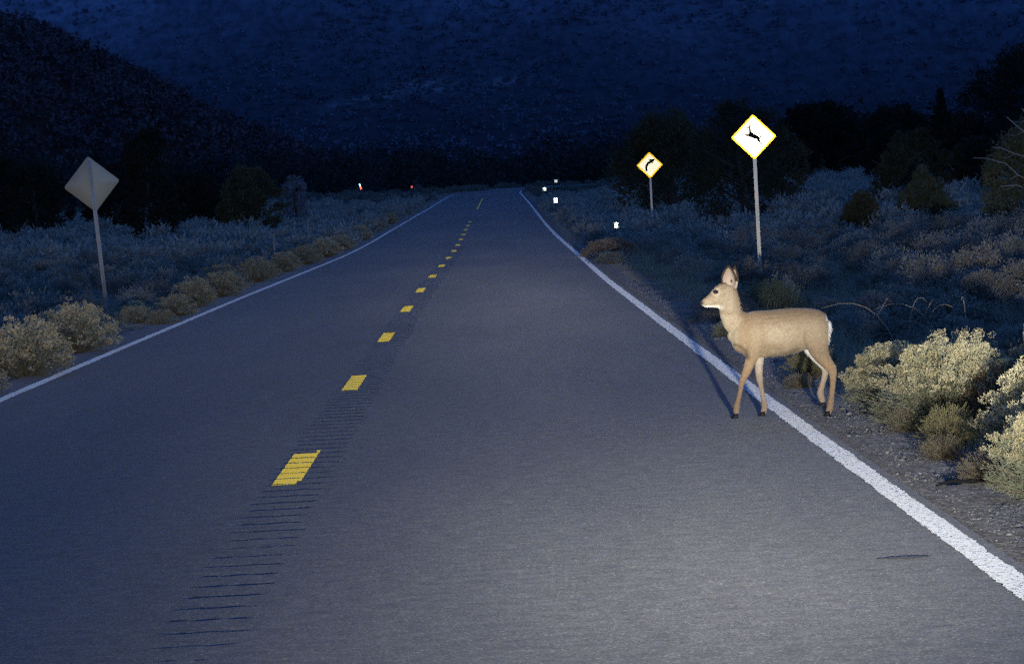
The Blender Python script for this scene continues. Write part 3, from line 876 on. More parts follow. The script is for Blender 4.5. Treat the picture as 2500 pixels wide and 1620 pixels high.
# ------------------------------------------------------------------ trees
def juniper(name, x, y, w, h, mat, label, seed, shape='dome', group='junipers beyond the scrub', clumps=150, per=62, lean=0.0, base=0.12, leaf=None):
    r = np.random.default_rng(seed)
    z0 = float(ground_z(x, y))
    root = empty(name, (x, y, z0 - .05))
    tag(root, label, 'tree', group)
    tk = Acc()
    tk.tube([(0, 0, 0), (.04 * w, 0, h * .25), (-.02 * w, .03, h * .55), (lean * w, 0, h * .85)], [.06 * w, .045 * w, .03 * w, .012 * w], 7)
    for i in range(7):
        a = i * 2.4; t = .15 + .09 * i; L = .38 * w
        tk.tube([(0, 0, h * t), (math.cos(a) * L * .5, math.sin(a) * L * .5, h * (t + .08)), (math.cos(a) * L, math.sin(a) * L, h * (t + .18))], [.022 * w, .015 * w, .006 * w], 5, cap=False)
    link('trunk', tk.mesh('trunk', M['bark'], True), root)
    # clump centres through the crown volume
    u = r.random(clumps) ** .8
    hz = base + (1 - base) * u
    if shape == 'dome': prof = np.sqrt(np.clip(1 - ((hz - .42) / .60) ** 2, 0, 1))
    elif shape == 'cone': prof = np.clip(1.08 * (1 - hz) ** .8, .03, 1) * np.clip(hz / .14, .4, 1)
    else: prof = np.clip(1 - hz, 0, 1) ** .55 * .95
    a = r.uniform(0, 2 * math.pi, clumps); q = r.random(clumps) ** .38
    lob = 1 + .16 * np.sin(a * 3 + seed) + .10 * np.sin(a * 5 + hz * 9 + seed)
    C = np.stack([np.cos(a) * q * prof * w / 2 * lob + lean * w * hz, np.sin(a) * q * prof * w / 2 * lob, hz * h * (1 + .05 * np.sin(a * 4 + seed))], 1)
    cr = .085 * (w * w * h) ** (1 / 3.) * r.uniform(.7, 1.4, clumps)
    if shape != 'dome': cr *= (.45 + .75 * prof)
    P = np.repeat(C, per, 0) + rand_dirs(clumps * per, r) * (r.random(clumps * per) ** .45 * np.repeat(cr, per))[:, None]
    P[:, 2] = np.maximum(P[:, 2], .03)
    ls = leaf or max(.05, y * .00055)
    dd = P - np.array([0, 0, h * .3]); dd /= np.linalg.norm(dd, axis=1)[:, None]; dd = dd + .9 * rand_dirs(len(dd), r); dd[:, 2] += .3
    dd /= np.linalg.norm(dd, axis=1)[:, None]
    v, f = leaf_tris(P, ls * 1.6, ls * .8, dd, r)
    lf = Acc(); lf.add(v, f)
    link('crown', lf.mesh('crown', mat), root)
    return root
J, JD, OL = M['juniper'], M['juniper_dark'], M['olive']
TREES = [
    ('juniper_tree', 9.3, 196, 5.0, 4.7, J, 'broad dark juniper directly behind the curve arrow sign', 'dome'),
    ('juniper_tree', 10.0, 152, 3.7, 4.6, J, 'tall dark juniper between the two yellow signs', 'dome'),
    ('juniper_tree', 12.6, 172, 3.0, 3.3, J, 'lower juniper rounding off the clump left of the deer crossing sign', 'dome'),
    ('juniper_tree', 29.8, 350, 8.2, 6.2, JD, 'flat topped dark tree just right of the deer crossing sign', 'dome'),
    ('juniper_tree', 34.6, 330, 6.0, 5.3, JD, 'second dark rounded tree right of the deer crossing sign', 'dome'),
    ('juniper_tree', 29.2, 250, 2.6, 5.6, JD, 'narrow pointed tree rising above the right tree line', 'cone'),
    ('juniper_tree', 31.5, 262, 5.0, 4.0, JD, 'dark bushy tree between the pointed tree and the large dome at right', 'dome'),
    ('juniper_tree', 27.4, 262, 3.6, 3.6, JD, 'dark bushy tree left of the narrow pointed tree', 'dome'),
    ('juniper_tree', 16.9, 160, 3.0, 2.9, J, 'mid height juniper with a peaked top behind the small conifer', 'cone'),
    ('juniper_tree', 19.0, 172, 2.3, 2.9, J, 'juniper filling the gap right of the peaked one', 'dome'),
    ('small_conifer', 14.6, 131, 2.5, 1.8, OL, 'small paler green conifer standing low in front of the right trees', 'cone'),
    ('juniper_tree', 36.6, 260, 9.0, 8.3, JD, 'largest black domed tree in the upper right corner', 'dome'),
    ('juniper_tree', 22.8, 182, 3.2, 2.5, JD, 'low dark tree behind the bare white branches', 'dome'),
    ('low_bush', 11.6, 121, 1.1, 1.1, J, 'small dark round bush in the scrub left of the small conifer', 'dome'),
    ('juniper_tree', -15.1, 182, 2.7, 5.0, JD, 'tall black tree just right of the left sign', 'dome'),
    ('juniper_tree', -11.1, 191, 3.0, 3.2, J, 'round olive juniper standing alone on the left', 'dome'),
    ('juniper_tree', -23.0, 206, 3.8, 3.8, JD, 'dark tree left of the left sign', 'dome'),
    ('juniper_tree', -27.0, 226, 4.4, 4.2, JD, 'dark tree at the left edge of the photo', 'dome'),
    ('juniper_tree', -19.6, 214, 3.0, 3.5, JD, 'dark tree behind the plate of the left sign', 'dome'),
    ('juniper_tree', -17.3, 240, 4.2, 3.0, JD, 'low dark tree between the tall black tree and the olive one', 'dome'),
    ('juniper_tree', -13.9, 225, 2.8, 2.4, JD, 'squat dark tree touching the left side of the olive juniper', 'dome'),
]
for i, (nm, x, y, w, h, m, lab, sh) in enumerate(TREES):
    big = w > 4
    juniper(nm, x, y, w, h, m, lab, 100 + i, sh, clumps=330 if big else 190, per=60, base=.03)
# pale leafless-looking brush on the left
juniper('pale_brush', -10.3, 222, 1.7, 2.6, M['pale_brush'], 'pale blue grey brush right of the olive juniper', 140, 'dome', group=None, clumps=60, per=30)
# the olive tree at the right edge with its bare branches
t = juniper('juniper_tree', 14.75, 100, 3.6, 3.0, OL, 'olive juniper cut by the right edge with bare white branches', 150, 'dome', clumps=420, per=70, base=.02, leaf=.065)
for j, pts in enumerate([[(-1.0, -.9, 1.35), (-1.35, -1.0, 1.55), (-1.65, -1.0, 1.85), (-2.1, -1.0, 2.0), (-2.45, -1.0, 2.03)],
                         [(-1.0, -.8, 1.95), (-1.4, -.9, 2.08), (-1.75, -.9, 2.25), (-1.95, -.9, 2.27)],
                         [(-.9, -.8, 2.35), (-1.15, -.9, 2.62), (-1.4, -.9, 2.85), (-1.55, -.9, 3.0)],
                         [(-1.1, -.8, 1.2), (-1.4, -.9, 1.3), (-1.8, -.9, 1.28)],
                         [(-.7, -.7, 2.6), (-1.0, -.8, 2.95), (-1.15, -.8, 3.2)]]):
    a = Acc(); a.tube(pts, [.022 - .004 * k for k in range(len(pts))], 5, cap=False)
    q = Vector(pts[1]); a.tube([tuple(q), tuple(q + Vector((-.2, 0, -.1))), tuple(q + Vector((-.42, 0, -.05)))], [.008, .006, .003], 4, cap=False)
    link('bare_branch', a.mesh('bare_branch', M['deadwood'], True), t)

# background woodland
def woodland():
    r = np.random.default_rng(77); acc = Acc()
    n = 900
    yy = 420 + 1100 * r.random(n) ** 1.2
    xx = r.uniform(-.17, .17, n) * yy
    ok = np.array([np.min(np.hypot(CP[:, 0] - x, CP[:, 1] - y)) > 11 for x, y in zip(xx, yy)]) & ~((yy < 520) & (xx > -30) & (xx < 40))
    xx, yy = xx[ok], yy[ok]
    per = 300
    for x, y in zip(xx, yy):
        w = r.uniform(4, 8) * (1 + y / 3500); h = r.uniform(3.5, 7.5) * (1 + y / 3500)
        d = rand_dirs(per, r) * (r.random(per) ** .33)[:, None]
        P = d * np.array([w / 2, w / 2, h * .55]) + np.array([x, y, float(ground_z(x, y)) + h * .45])
        v, f = leaf_tris(P, .42 + y * .0003, .40 + y * .0003, None, r, up=.3); acc.add(v, f)
    tag(link('distant_woodland', acc.mesh('distant_woodland', M['wood'])), 'black band of distant trees at the foot of the mountain', 'woodland', kind='stuff')
woodland()

# ------------------------------------------------------------------ hills and mountain
def fbm(x, y, seed, octs=6, rough=.5):
    r = np.random.default_rng(seed); z = np.zeros_like(x); amp = 1; fr = 1
    for o in range(octs):
        for k in range(3):
            a = r.uniform(0, math.pi); p = r.uniform(0, 6.28); b = r.uniform(0, 6.28)
            u = x * math.cos(a) + y * math.sin(a); v = -x * math.sin(a) + y * math.cos(a)
            z += amp * np.sin(fr * u * r.uniform(.8, 1.3) + p + 1.2 * np.sin(fr * v * .7 + b)) / 3
        amp *= rough; fr *= 1.9
    return z
def hillmat(name, dark, mid, pale, s1, s2, zlo=None, pale_bands=()):
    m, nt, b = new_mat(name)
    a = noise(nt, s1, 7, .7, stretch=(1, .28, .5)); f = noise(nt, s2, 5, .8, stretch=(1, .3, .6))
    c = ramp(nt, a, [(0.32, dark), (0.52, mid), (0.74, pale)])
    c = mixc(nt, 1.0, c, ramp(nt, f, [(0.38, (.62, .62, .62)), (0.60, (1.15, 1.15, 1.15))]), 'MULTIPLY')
    if zlo:
        tc = nt.nodes.new('ShaderNodeTexCoord'); sp = nt.nodes.new('ShaderNodeSeparateXYZ')
        nt.links.new(tc.outputs['Object'], sp.inputs[0])
        mr = nt.nodes.new('ShaderNodeMapRange'); mr.inputs['From Min'].default_value = zlo[0]; mr.inputs['From Max'].default_value = zlo[1]
        nt.links.new(sp.outputs[2], mr.inputs['Value'])
        c = mixc(nt, mr.outputs[0], (.022, .022, .026), c)     # forested foot
    for (px, pz, sx, sz, slope) in pale_bands:       # pale rock bands, and diagonal ridge lines painted paler
        def mt(op, a_, b_=0.0):
            q = nt.nodes.new('ShaderNodeMath'); q.operation = op
            for k_, v_ in enumerate((a_, b_)):
                if isinstance(v_, (int, float)): q.inputs[k_].default_value = v_
                else: nt.links.new(v_, q.inputs[k_])
            return q.outputs[0]
        dx = mt('SUBTRACT', sp.outputs[0], px); dz = mt('SUBTRACT', mt('SUBTRACT', sp.outputs[2], pz), mt('MULTIPLY', dx, slope))
        e = mt('ADD', mt('POWER', mt('ABSOLUTE', mt('DIVIDE', dx, sx)), 2.0), mt('POWER', mt('ABSOLUTE', mt('DIVIDE', dz, sz)), 2.0))
        g = mt('POWER', 2.718, mt('MULTIPLY', e, -1.0))
        g = mt('MULTIPLY', g, ramp(nt, noise(nt, .16, 4, .8, stretch=(1, .3, 1)), [(.46, (0, 0, 0)), (.60, (1, 1, 1))]))
        c = mixc(nt, mt('MULTIPLY', g, .5), c, (.38, .41, .46))
    nt.links.new(c, b.inputs['Base Color']); b.inputs['Roughness'].default_value = 1
    b.inputs['Specular IOR Level'].default_value = 0
    return m
def sheet(name, x0, x1, nx, y0, y1, ny, fz, mat, label):
    xs = np.linspace(x0, x1, nx); ys = np.linspace(y0, y1, ny)
    Y, X = np.meshgrid(ys, xs, indexing='ij')
    Z = fz(X, Y)
    v = np.stack([X, Y, Z], -1).reshape(-1, 3)
    i, j = np.meshgrid(np.arange(ny - 1), np.arange(nx - 1), indexing='ij'); a = (i * nx + j).ravel()
    me = mesh_np(name, v, np.stack([a, a + 1, a + nx + 1, a + nx], 1), mat, True)
    return tag(link(name, me), label, kind='structure')
def mount(X, Y):
    t = np.clip((Y - 2300) / 4200, 0, 1)
    ridge = .6 * fbm(X / 420, Y / 620, 5, 6, .52) + 1.3 * np.abs(fbm((X + .38 * Y) / 190, Y / 1300, 6, 5, .5))
    return -6 + 1500 * t ** 1.15 + (40 + 380 * t) * t ** .3 * ridge * .55
def on_mountain(az, el):
    for y in range(2350, 6400, 5):
        z = float(mount(np.array(az * y), np.array(float(y))))
        if z - 1.78 > el * y: return az * y, z, y
PALE_BANDS = []
for az, el, w, h, sl in ((-.0125, .0272, 22, 5, -.05), (-.0265, .0245, 26, 4, .16), (.0085, .0270, 14, 4, .1), (.02, .072, 150, 7, -.33), (.058, .066, 110, 6, -.30), (.088, .050, 80, 9, .35), (-.045, .060, 120, 6, -.28)):
    ox, oz, oy = on_mountain(az, el)
    PALE_BANDS.append((ox, oz, w, h, sl))
M['mountain'] = hillmat('mountain_slope', (.085, .105, .15), (.14, .17, .24), (.21, .25, .34), .0030, .13, (5, 150), pale_bands=PALE_BANDS)
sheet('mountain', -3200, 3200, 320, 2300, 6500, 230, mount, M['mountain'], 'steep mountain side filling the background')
def foothill(X, Y):
    az = X / Y
    prof = np.interp(az, [-.4, -.135, -.118, -.107, -.097, -.077, -.064, -.05, -.03, 0, .4], [.075, .052, .0490, .0470, .0415, .0325, .0245, .0185, .009, .001, -.001])
    t = np.clip((Y - 950) / 500, 0, 1)
    k = np.sin(t * math.pi / 2)
    return -4 + k * (prof * 1450) + 3.5 * k * fbm(X / 45, Y / 45, 9, 6, .6) * np.clip(prof * 60, 0, 1)
M['foothill'] = hillmat('foothill_slope', (.022, .012, .010), (.04, .022, .017), (.07, .04, .03), .012, .08)
sheet('foothill', -900, 500, 200, 950, 1500, 80, foothill, M['foothill'], 'dark wooded foothill sloping down from the left')

# trees dotted over the foothill, too many and too small to count
def foothill_trees():
    r = np.random.default_rng(31); n_ = 5200; per = 16
    X_ = -r.uniform(0, 1, n_) ** .8 * 330 + 40; Y_ = r.uniform(960, 1500, n_)
    keep = np.abs(X_ / Y_) < .17; X_, Y_ = X_[keep], Y_[keep]; n_ = len(X_)
    Z_ = foothill(X_, Y_)
    P = rand_dirs(n_ * per, r) * (r.random(n_ * per) ** .4)[:, None]
    sc = np.repeat(r.uniform(1.3, 3.2, n_), per)[:, None]
    P = P * sc * np.array([1, 1, 1.1]) + np.repeat(np.stack([X_, Y_, Z_ + 1.5], 1), per, 0)
    v, f = leaf_tris(P, 1.5, 1.2, None, r)
    tag(link('foothill_woodland', mesh_np('foothill_woodland', v, f, foliage_mat('hill_trees', (0.05, 0.038, 0.042), (0.115, 0.08, 0.085), 0.0, 0.03, soft=0.1))), 'sparse dark trees covering the foothill on the left', 'woodland', kind='stuff')
foothill_trees()
def slope_trees():
    r = np.random.default_rng(41); n_ = 15000; per = 9
    Y_ = r.uniform(2340, 3650, n_); X_ = r.uniform(-.165, .165, n_) * Y_
    dens = fbm(X_ / 130, Y_ / 260, 12, 4, .6)
    keep = dens + r.normal(0, .35, n_) > -.1 - .0015 * (2900 - Y_)
    X_, Y_ = X_[keep], Y_[keep]; n_ = len(X_); Z_ = mount(X_, Y_)
    sc = np.repeat(r.uniform(1.6, 3.6, n_), per)[:, None]
    P = rand_dirs(n_ * per, r) * (r.random(n_ * per) ** .4)[:, None] * sc + np.repeat(np.stack([X_, Y_, Z_ + 1.2], 1), per, 0)
    v, f = leaf_tris(P, 2.3, 2.0, None, r)
    tag(link('slope_woodland', mesh_np('slope_woodland', v, f, foliage_mat('slope_trees', (0.07, 0.08, 0.11), (0.13, 0.15, 0.20), 0.0, 0.01, soft=0.1))), 'scattered trees dotting the lower mountain side', 'woodland', kind='stuff')
slope_trees()

# ------------------------------------------------------------------ signs
def rounded_diamond(half, rr, n=6):
    pts = []
    c = half - rr * math.sqrt(2)
    for k, (ux, uz) in enumerate(((0, 1), (-1, 0), (0, -1), (1, 0))):
        a0 = math.atan2(uz, ux) - math.pi / 4
        for i in range(n + 1):
            a = a0 + (math.pi / 2) * i / n
            pts.append((ux * c + rr * math.cos(a), uz * c + rr * math.sin(a)))
    return pts
def plate(pts, y0, y1):
    n = len(pts)
    v = [(p[0], y0, p[1]) for p in pts] + [(p[0], y1, p[1]) for p in pts] + [(0, y0, 0), (0, y1, 0)]
    f = []
    for i in range(n):
        j = (i + 1) % n
        f += [(i, j, n + j), (i, n + j, n + i), (2 * n, j, i), (2 * n + 1, n + i, n + j)]
    return np.array(v), np.array(f)
def flat_poly(pts, y):
    from mathutils.geometry import tessellate_polygon
    tri = tessellate_polygon([[Vector((p[0], p[1], 0)) for p in pts]])
    v = np.array([(p[0], y, p[1]) for p in pts]); return v, np.array([tuple(t) for t in tri])
def sign(name, x, y, zc, zb, half, label, group, legend=None, faces=-1, tilt=0.0, rim=0.05, yaw=0.0, post_lean=0.0, post='steel'):
    """diamond sign; faces=-1 shows its face to the camera side (-y), +1 shows its back"""
    root = empty(name, (x, y, zb), yaw)
    root.rotation_euler = (0, post_lean, yaw)
    tag(root, label, 'road sign', group)
    H = zc - zb
    s = -faces
    # post: a U-channel
    a = Acc(); top = H + half * (.84 if faces > 0 else .5)
    py = (.022 if faces < 0 else -.022)
    a.box((0, py, top / 2), (.030, .006, top)); a.box((-.026, py * 1.3, top / 2), (.026, .018, top)); a.box((.026, py * 1.3, top / 2), (.026, .018, top))
    link('post', a.mesh('post', M[post]), root)
    a = Acc(); a.box((0, py * 1.2, .03), (.07, .05, .36)); link('post_sleeve', a.mesh('post_sleeve', M[post]), root)
    pl = empty('sign_plate', (0, 0, H)); pl.parent = root; pl.rotation_euler = (0, tilt, 0)
    v, f = plate(rounded_diamond(half, .045), -.002, .002); a = Acc(); a.add(v, f)
    bpy.data.objects.remove(pl)
    pl = link('sign_plate', a.mesh('sign_plate', M['aluminium']), root, (0, 0, H)); pl.rotation_euler = (0, tilt, 0)
    yy = .0045 if faces > 0 else -.0045
    v, f = plate(rounded_diamond(half * .998, .044), yy - .001, yy + .001); a = Acc(); a.add(v, f); link('halation_rim', a.mesh('halation_rim', M['retro_halation']), pl)
    yy *= 2
    v, f = plate(rounded_diamond(half - rim, .035), yy - .001, yy + .001); a = Acc(); a.add(v, f); link('face_panel', a.mesh('face_panel', M['retro_yellow']), pl)
    yy *= 1.6
    if legend:
        a = Acc()
        for poly in legend:
            v, f = flat_poly([(p[0] * half * 1.12, p[1] * half * 1.12) for p in poly], yy); a.add(v, f)
        link('legend', a.mesh('legend', M['black_ink']), pl)
    for dz in (-.5, .42):
        a = Acc(); a.tube([(0, -.02, dz * half), (0, .02, dz * half)], .008, 8); link('bolt', a.mesh('bolt', M['steel']), pl)
    return root
def poly_px(pts, c, hp, rot=3.0):
    """outline in plate units, undoing the 3 degree camera roll"""
    a = R(rot); out = []
    for (px, py) in pts:
        dx, dz = (px - c[0]) / hp, -(py - c[1]) / hp
        out.append((dx * math.cos(a) + dz * math.sin(a), -dx * math.sin(a) + dz * math.cos(a)))
    return out
c, hp = (1417, 369), 181
deer_leg = [
    [(1386, 291), (1392, 296), (1394, 316), (1402, 336), (1412, 345), (1432, 355), (1455, 368), (1463, 376), (1460, 388), (1461, 398), (1455, 406), (1448, 396), (1441, 386), (1425, 380), (1404, 374), (1390, 368), (1372, 363), (1352, 359), (1350, 353), (1366, 352), (1380, 350), (1385, 340), (1385, 322), (1382, 306), (1370, 308), (1368, 303), (1378, 298)],
    [(1455, 398), (1461, 396), (1474, 418), (1484, 442), (1480, 444), (1470, 422)],
    [(1386, 292), (1389, 291), (1388, 278), (1380, 268), (1378, 270), (1384, 280)],
    [(1391, 293), (1394, 294), (1399, 282), (1396, 280)],
    [(1459, 366), (1464, 371), (1476, 362), (1474, 358)],
]
DEER = [poly_px(p, c, hp) for p in deer_leg]
c, hp = (598, 590), 107
ARROW = [poly_px(p, c, hp) for p in [
    [(567, 634), (580, 634), (580, 606), (585, 593), (592, 583), (602, 576), (613, 571), (613, 583), (636, 545), (590, 549), (600, 558), (587, 567), (575, 577), (567, 592), (566, 606)]]]
sign('deer_crossing_sign', 6.11, 88, 2.69, float(ground_z(6.1, 88)), .505, 'larger glowing yellow diamond sign with a black leaping deer, above the real deer', 'yellow diamond signs on the right', DEER, -1, R(.5), rim=.05, post='steel_bright')
sign('curve_sign', 6.88, 160, 2.52, float(ground_z(6.9, 160)), .53, 'smaller glowing yellow diamond sign with a black right curve arrow', 'yellow diamond signs on the right', ARROW, -1, R(.2), rim=.08, post='steel_bright')
sign('sign_seen_from_behind', -7.60, 80, 2.36, float(ground_z(-7.5, 80)), .565, 'grey back of a diamond sign leaning on its post on the left verge', None, None, 1, R(-1.5), yaw=R(6), post_lean=R(-3.6))

# ------------------------------------------------------------------ road markers
def marker(name, x, y, ztop, w, h, mats, label, group, lean=0.0, post='dark_plastic'):
    zb = float(ground_z(x, y))
    root = empty(name, (x, y, zb - .02)); root.rotation_euler = (0, lean, 0)
    tag(root, label, 'road marker', group)
    H = ztop - zb
    a = Acc(); a.box((0, .015, H / 2 - h * .2), (.06, .012, H - .02)); a.box((-.028, .022, H / 2 - h * .2), (.008, .02, H - .02)); a.box((.028, .022, H / 2 - h * .2), (.008, .02, H - .02))
    link('post', a.mesh('post', M[post]), root)
    hh = h / len(mats)
    for k, m in enumerate(mats):
        a = Acc(); v, f = plate([(-w / 2, -hh / 2), (w / 2, -hh / 2), (w / 2, hh / 2), (-w / 2, hh / 2)], -.004, .004); a.add(v, f)
        o = link('reflector', a.mesh('reflector', M[m]), root, (0, 0, H - hh / 2 - k * hh * 1.08))
    return root
G = 'white road markers on the right verge'
marker('road_marker', 3.99, 120, .70, .115, .185, ['retro_white'], 'nearest bright white road marker, above the orange brown bush', G, R(6))
marker('road_marker', 3.60, 190, 1.36, .17, .24, ['retro_white'], 'second bright white road marker, low and right of the road bend', G)
marker('road_marker', 4.9, 300, 1.94, .26, .28, ['retro_white'], 'bright white road marker closest to the right edge line at the bend', G)
marker('road_marker', 6.55, 340, 2.54, .24, .22, ['retro_white'], 'farthest and smallest white road marker, highest of the four', G)
marker('road_marker', -8.47, 300, 2.98, .12, .42, ['retro_blue', 'retro_red', 'retro_dimred'], 'far left marker glinting blue white above orange red', 'coloured markers on the far left', R(-14))
marker('road_marker', -5.59, 330, 2.64, .12, .16, ['retro_dimred'], 'tiny dim red marker on the far left near the bend', 'coloured markers on the far left')
marker('plain_post', -5.85, 112, .95, .06, .1, ['pale_post'], 'left one of two faint pale posts on the left verge', 'faint pale posts on the left verge', post='pale_post')
marker('plain_post', -6.1, 140, 1.15, .06, .1, ['pale_post'], 'right one of two faint pale posts on the left verge', 'faint pale posts on the left verge', post='pale_post')
marker('edge_post', 3.872, 28.5, .66, .05, .24, ['pink', 'white_plastic'], 'slim post with pink top over white cut by the right edge', None, post='pale_post')

# ------------------------------------------------------------------ the deer
def build_deer():
    PX = 1079.0
    a3 = R(3.0)
    def P(cx_, cy_):
        dx, dz = (cx_ - 490) / PX, -(cy_ - 1398) / PX
        return dx * math.cos(a3) + dz * math.sin(a3), -dx * math.sin(a3) + dz * math.cos(a3)
    VV, FF = [], []
    def loft(st, n=20):
        """stations (px, py, radius px in the picture plane, half depth m, y m) -> closed elliptical tube"""
        base = sum(len(v) for v in VV)
        pts = [P(s[0], s[1]) for s in st]
        full = []
        # rounded ends
        def tang(i):
            p, q = pts[max(i - 1, 0)], pts[min(i + 1, len(pts) - 1)]
            d = np.array([q[0] - p[0], q[1] - p[1]]); return d / (np.linalg.norm(d) + 1e-9)
        rows = []
        for i, s in enumerate(st):
            t = tang(i); r = s[2] / PX
            if i == 0:
                for k in (.98, .8, .45): rows.append((pts[0] - t * r * .6 * k, t, r * math.sqrt(1 - k * k), s[3] * math.sqrt(1 - k * k), s[4]))
            rows.append((np.array(pts[i]), t, r, s[3], s[4]))
            if i == len(st) - 1:
                for k in (.45, .8, .98): rows.append((pts[-1] + t * r * .6 * k, t, r * math.sqrt(1 - k * k), s[3] * math.sqrt(1 - k * k), s[4]))
        v = []
        for (p, t, r, ad, yy) in rows:
            nrm = np.array([-t[1], t[0]])
            for k in range(n):
                an = 2 * math.pi * k / n
                q = p + nrm * r * math.cos(an)
                v.append((q[0], yy + ad * math.sin(an), q[1]))
        m_ = len(rows); f = []
        for i in range(m_ - 1):
            for k in range(n):
                a_, b_ = i * n + k, i * n + (k + 1) % n
                f.append((a_, b_, b_ + n, a_ + n))
        v.append((rows[0][0][0], rows[0][4], rows[0][0][1])); v.append((rows[-1][0][0], rows[-1][4], rows[-1][0][1]))
        for k in range(n):
            f.append((m_ * n, (k + 1) % n, k)); f.append((m_ * n + 1, (m_ - 1) * n + k, (m_ - 1) * n + (k + 1) % n))
        VV.append(v); FF.extend([tuple(i + base for i in q) for q in f])
    def vstations(rows):   # (x, top, bottom, half depth)
        return [(x, (t + b) / 2, (b - t) / 2, a, 0.0) for (x, t, b, a) in rows]
    # trunk
    loft(vstations([(452, 680, 770, .045), (492, 610, 852, .076), (548, 560, 893, .096), (650, 528, 903, .112), (750, 524, 903, .122), (850, 515, 897, .128),
                    (940, 505, 878, .125), (1030, 502, 848, .118), (1110, 506, 822, .112), (1180, 520, 800, .100), (1222, 550, 780, .078), (1244, 600, 735, .05)]), 28)
    # neck
    loft([(640, 690, 118, .075, 0), (545, 655, 122, .078, 0), (476, 600, 102, .064, 0), (452, 545, 92, .057, 0), (442, 490, 88, .053, 0), (441, 430, 80, .049, 0), (446, 375, 60, .042, 0)], 24)
    # head
    loft([(455, 372, 58, .040, 0), (415, 385, 78, .046, 0), (375, 400, 80, .047, 0), (335, 417, 69, .043, 0), (300, 436, 52, .035, 0), (268, 452, 42, .029, 0), (240, 462, 34, .026, 0), (222, 470, 25, .022, 0)], 24)
    loft([(370, 492, 20, .022, 0), (310, 484, 18, .018, 0), (255, 486, 17, .017, 0), (234, 487, 10, .013, 0)], 12)      # lower jaw
    loft([(335, 352, 24, .040, 0), (375, 330, 26, .036, 0), (410, 318, 24, .03, 0)], 12)                               # brow and forehead
    # near fore leg (left side of the deer, towards the camera) and far fore leg
    yn, yf = -.062, .060
    loft([(655, 700, 92, .05, yn * .7), (660, 790, 82, .052, yn * .85), (645, 860, 66, .046, yn), (622, 915, 50, .038, yn), (604, 965, 42, .031, yn), (584, 1020, 36, .026, yn), (563, 1065, 29, .024, yn), (552, 1090, 30, .025, yn), (542, 1125, 23, .017, yn), (533, 1175, 19.5, .0145, yn), (523, 1225, 19.5, .0145, yn), (511, 1270, 22, .016, yn), (505, 1300, 29, .021, yn), (503, 1330, 25, .018, yn), (499, 1352, 25, .018, yn)], 18)
    loft([(690, 760, 70, .045, yf * .8), (690, 850, 55, .042, yf), (690, 930, 37, .032, yf), (685, 990, 34, .027, yf), (687, 1045, 31, .025, yf), (692, 1085, 30, .025, yf), (701, 1130, 22, .017, yf), (711, 1185, 19.5, .0145, yf), (720, 1235, 20, .0145, yf), (731, 1280, 25, .019, yf), (734, 1310, 29, .021, yf), (730, 1340, 25, .018, yf), (724, 1354, 26, .018, yf)], 18)
    # near hind leg
    hn, hf = -.060, .060
    loft([(1150, 640, 105, .055, hn * .6), (1165, 720, 108, .06, hn * .8), (1165, 790, 98, .056, hn), (1180, 850, 78, .048, hn), (1212, 905, 62, .038, hn), (1252, 955, 48, .028, hn), (1284, 992, 43, .025, hn), (1294, 1030, 34, .021, hn), (1294, 1080, 26, .017, hn), (1291, 1140, 23, .0155, hn), (1284, 1210, 22.5, .0155, hn), (1277, 1270, 26, .018, hn), (1270, 1310, 29, .021, hn), (1262, 1335, 26, .018, hn), (1256, 1354, 25, .018, hn)], 18)
    # far hind leg, hoof just leaving the ground
    loft([(1120, 700, 85, .05, hf * .7), (1095, 790, 72, .05, hf), (1115, 850, 56, .042, hf), (1152, 900, 44, .034, hf), (1192, 945, 38, .027, hf), (1226, 985, 33, .024, hf), (1236, 1020, 30, .022, hf), (1226, 1070, 24, .017, hf), (1211, 1120, 22.5, .0155, hf), (1198, 1165, 25, .017, hf), (1192, 1200, 30, .021, hf), (1202, 1240, 27, .019, hf), (1214, 1265, 24, .017, hf)], 18)
    # rump pad
    loft([(1208, 620, 52, .055, 0), (1220, 700, 44, .05, 0), (1222, 770, 40, .045, 0)], 16)
    vs = np.array([p for v in VV for p in v])
    me = bpy.data.meshes.new('deer_raw'); me.from_pydata([tuple(p) for p in vs], [], FF); me.update()
    tmp = bpy.data.objects.new('deer_tmp', me); COL.objects.link(tmp)
    md = tmp.modifiers.new('remesh', 'REMESH'); md.mode = 'VOXEL'; md.voxel_size = .0046; md.use_smooth_shade = True
    sm = tmp.modifiers.new('smooth', 'SMOOTH'); sm.factor = .5; sm.iterations = 5
    dg = bpy.context.evaluated_depsgraph_get()
    body = bpy.data.meshes.new_from_object(tmp.evaluated_get(dg)); body.name = 'body'
    bpy.data.objects.remove(tmp)
    n = len(body.vertices)
    co = np.empty(n * 3, np.float32); body.vertices.foreach_get('co', co); co = co.reshape(-1, 3)
    no = np.empty(n * 3, np.float32); body.vertices.foreach_get('normal', no); no = no.reshape(-1, 3)
    # back to blueprint pixels for the coat pattern and the shading painted into it
    X, Yd, Z = co[:, 0], co[:, 1], co[:, 2]
    dx = X * math.cos(-a3) + Z * math.sin(-a3); dz = -X * math.sin(-a3) + Z * math.cos(-a3)
    U = 490 + dx * PX; W = 1398 - dz * PX
    def bl(v, lo, hi): return np.clip((v - lo) / (hi - lo), 0, 1)[:, None]
    tan = np.array([.32, .225, .13]); grey = np.array([.31, .25, .17]); legc = np.array([.47, .30, .16]); white = np.array([.80, .74, .64]); dark = np.array([.16, .11, .065]); cream = np.array([.50, .41, .28]); brown = np.array([.27, .18, .10])
    nz = no[:, 2]
    c = np.tile(tan, (n, 1))
    mixin = lambda c, k, t: c * (1 - k) + t * k
    flank = np.exp(-(((U - 830) / 240) ** 2 + ((W - 720) / 110) ** 2))[:, None]
    c = mixin(c, flank * .65, cream)
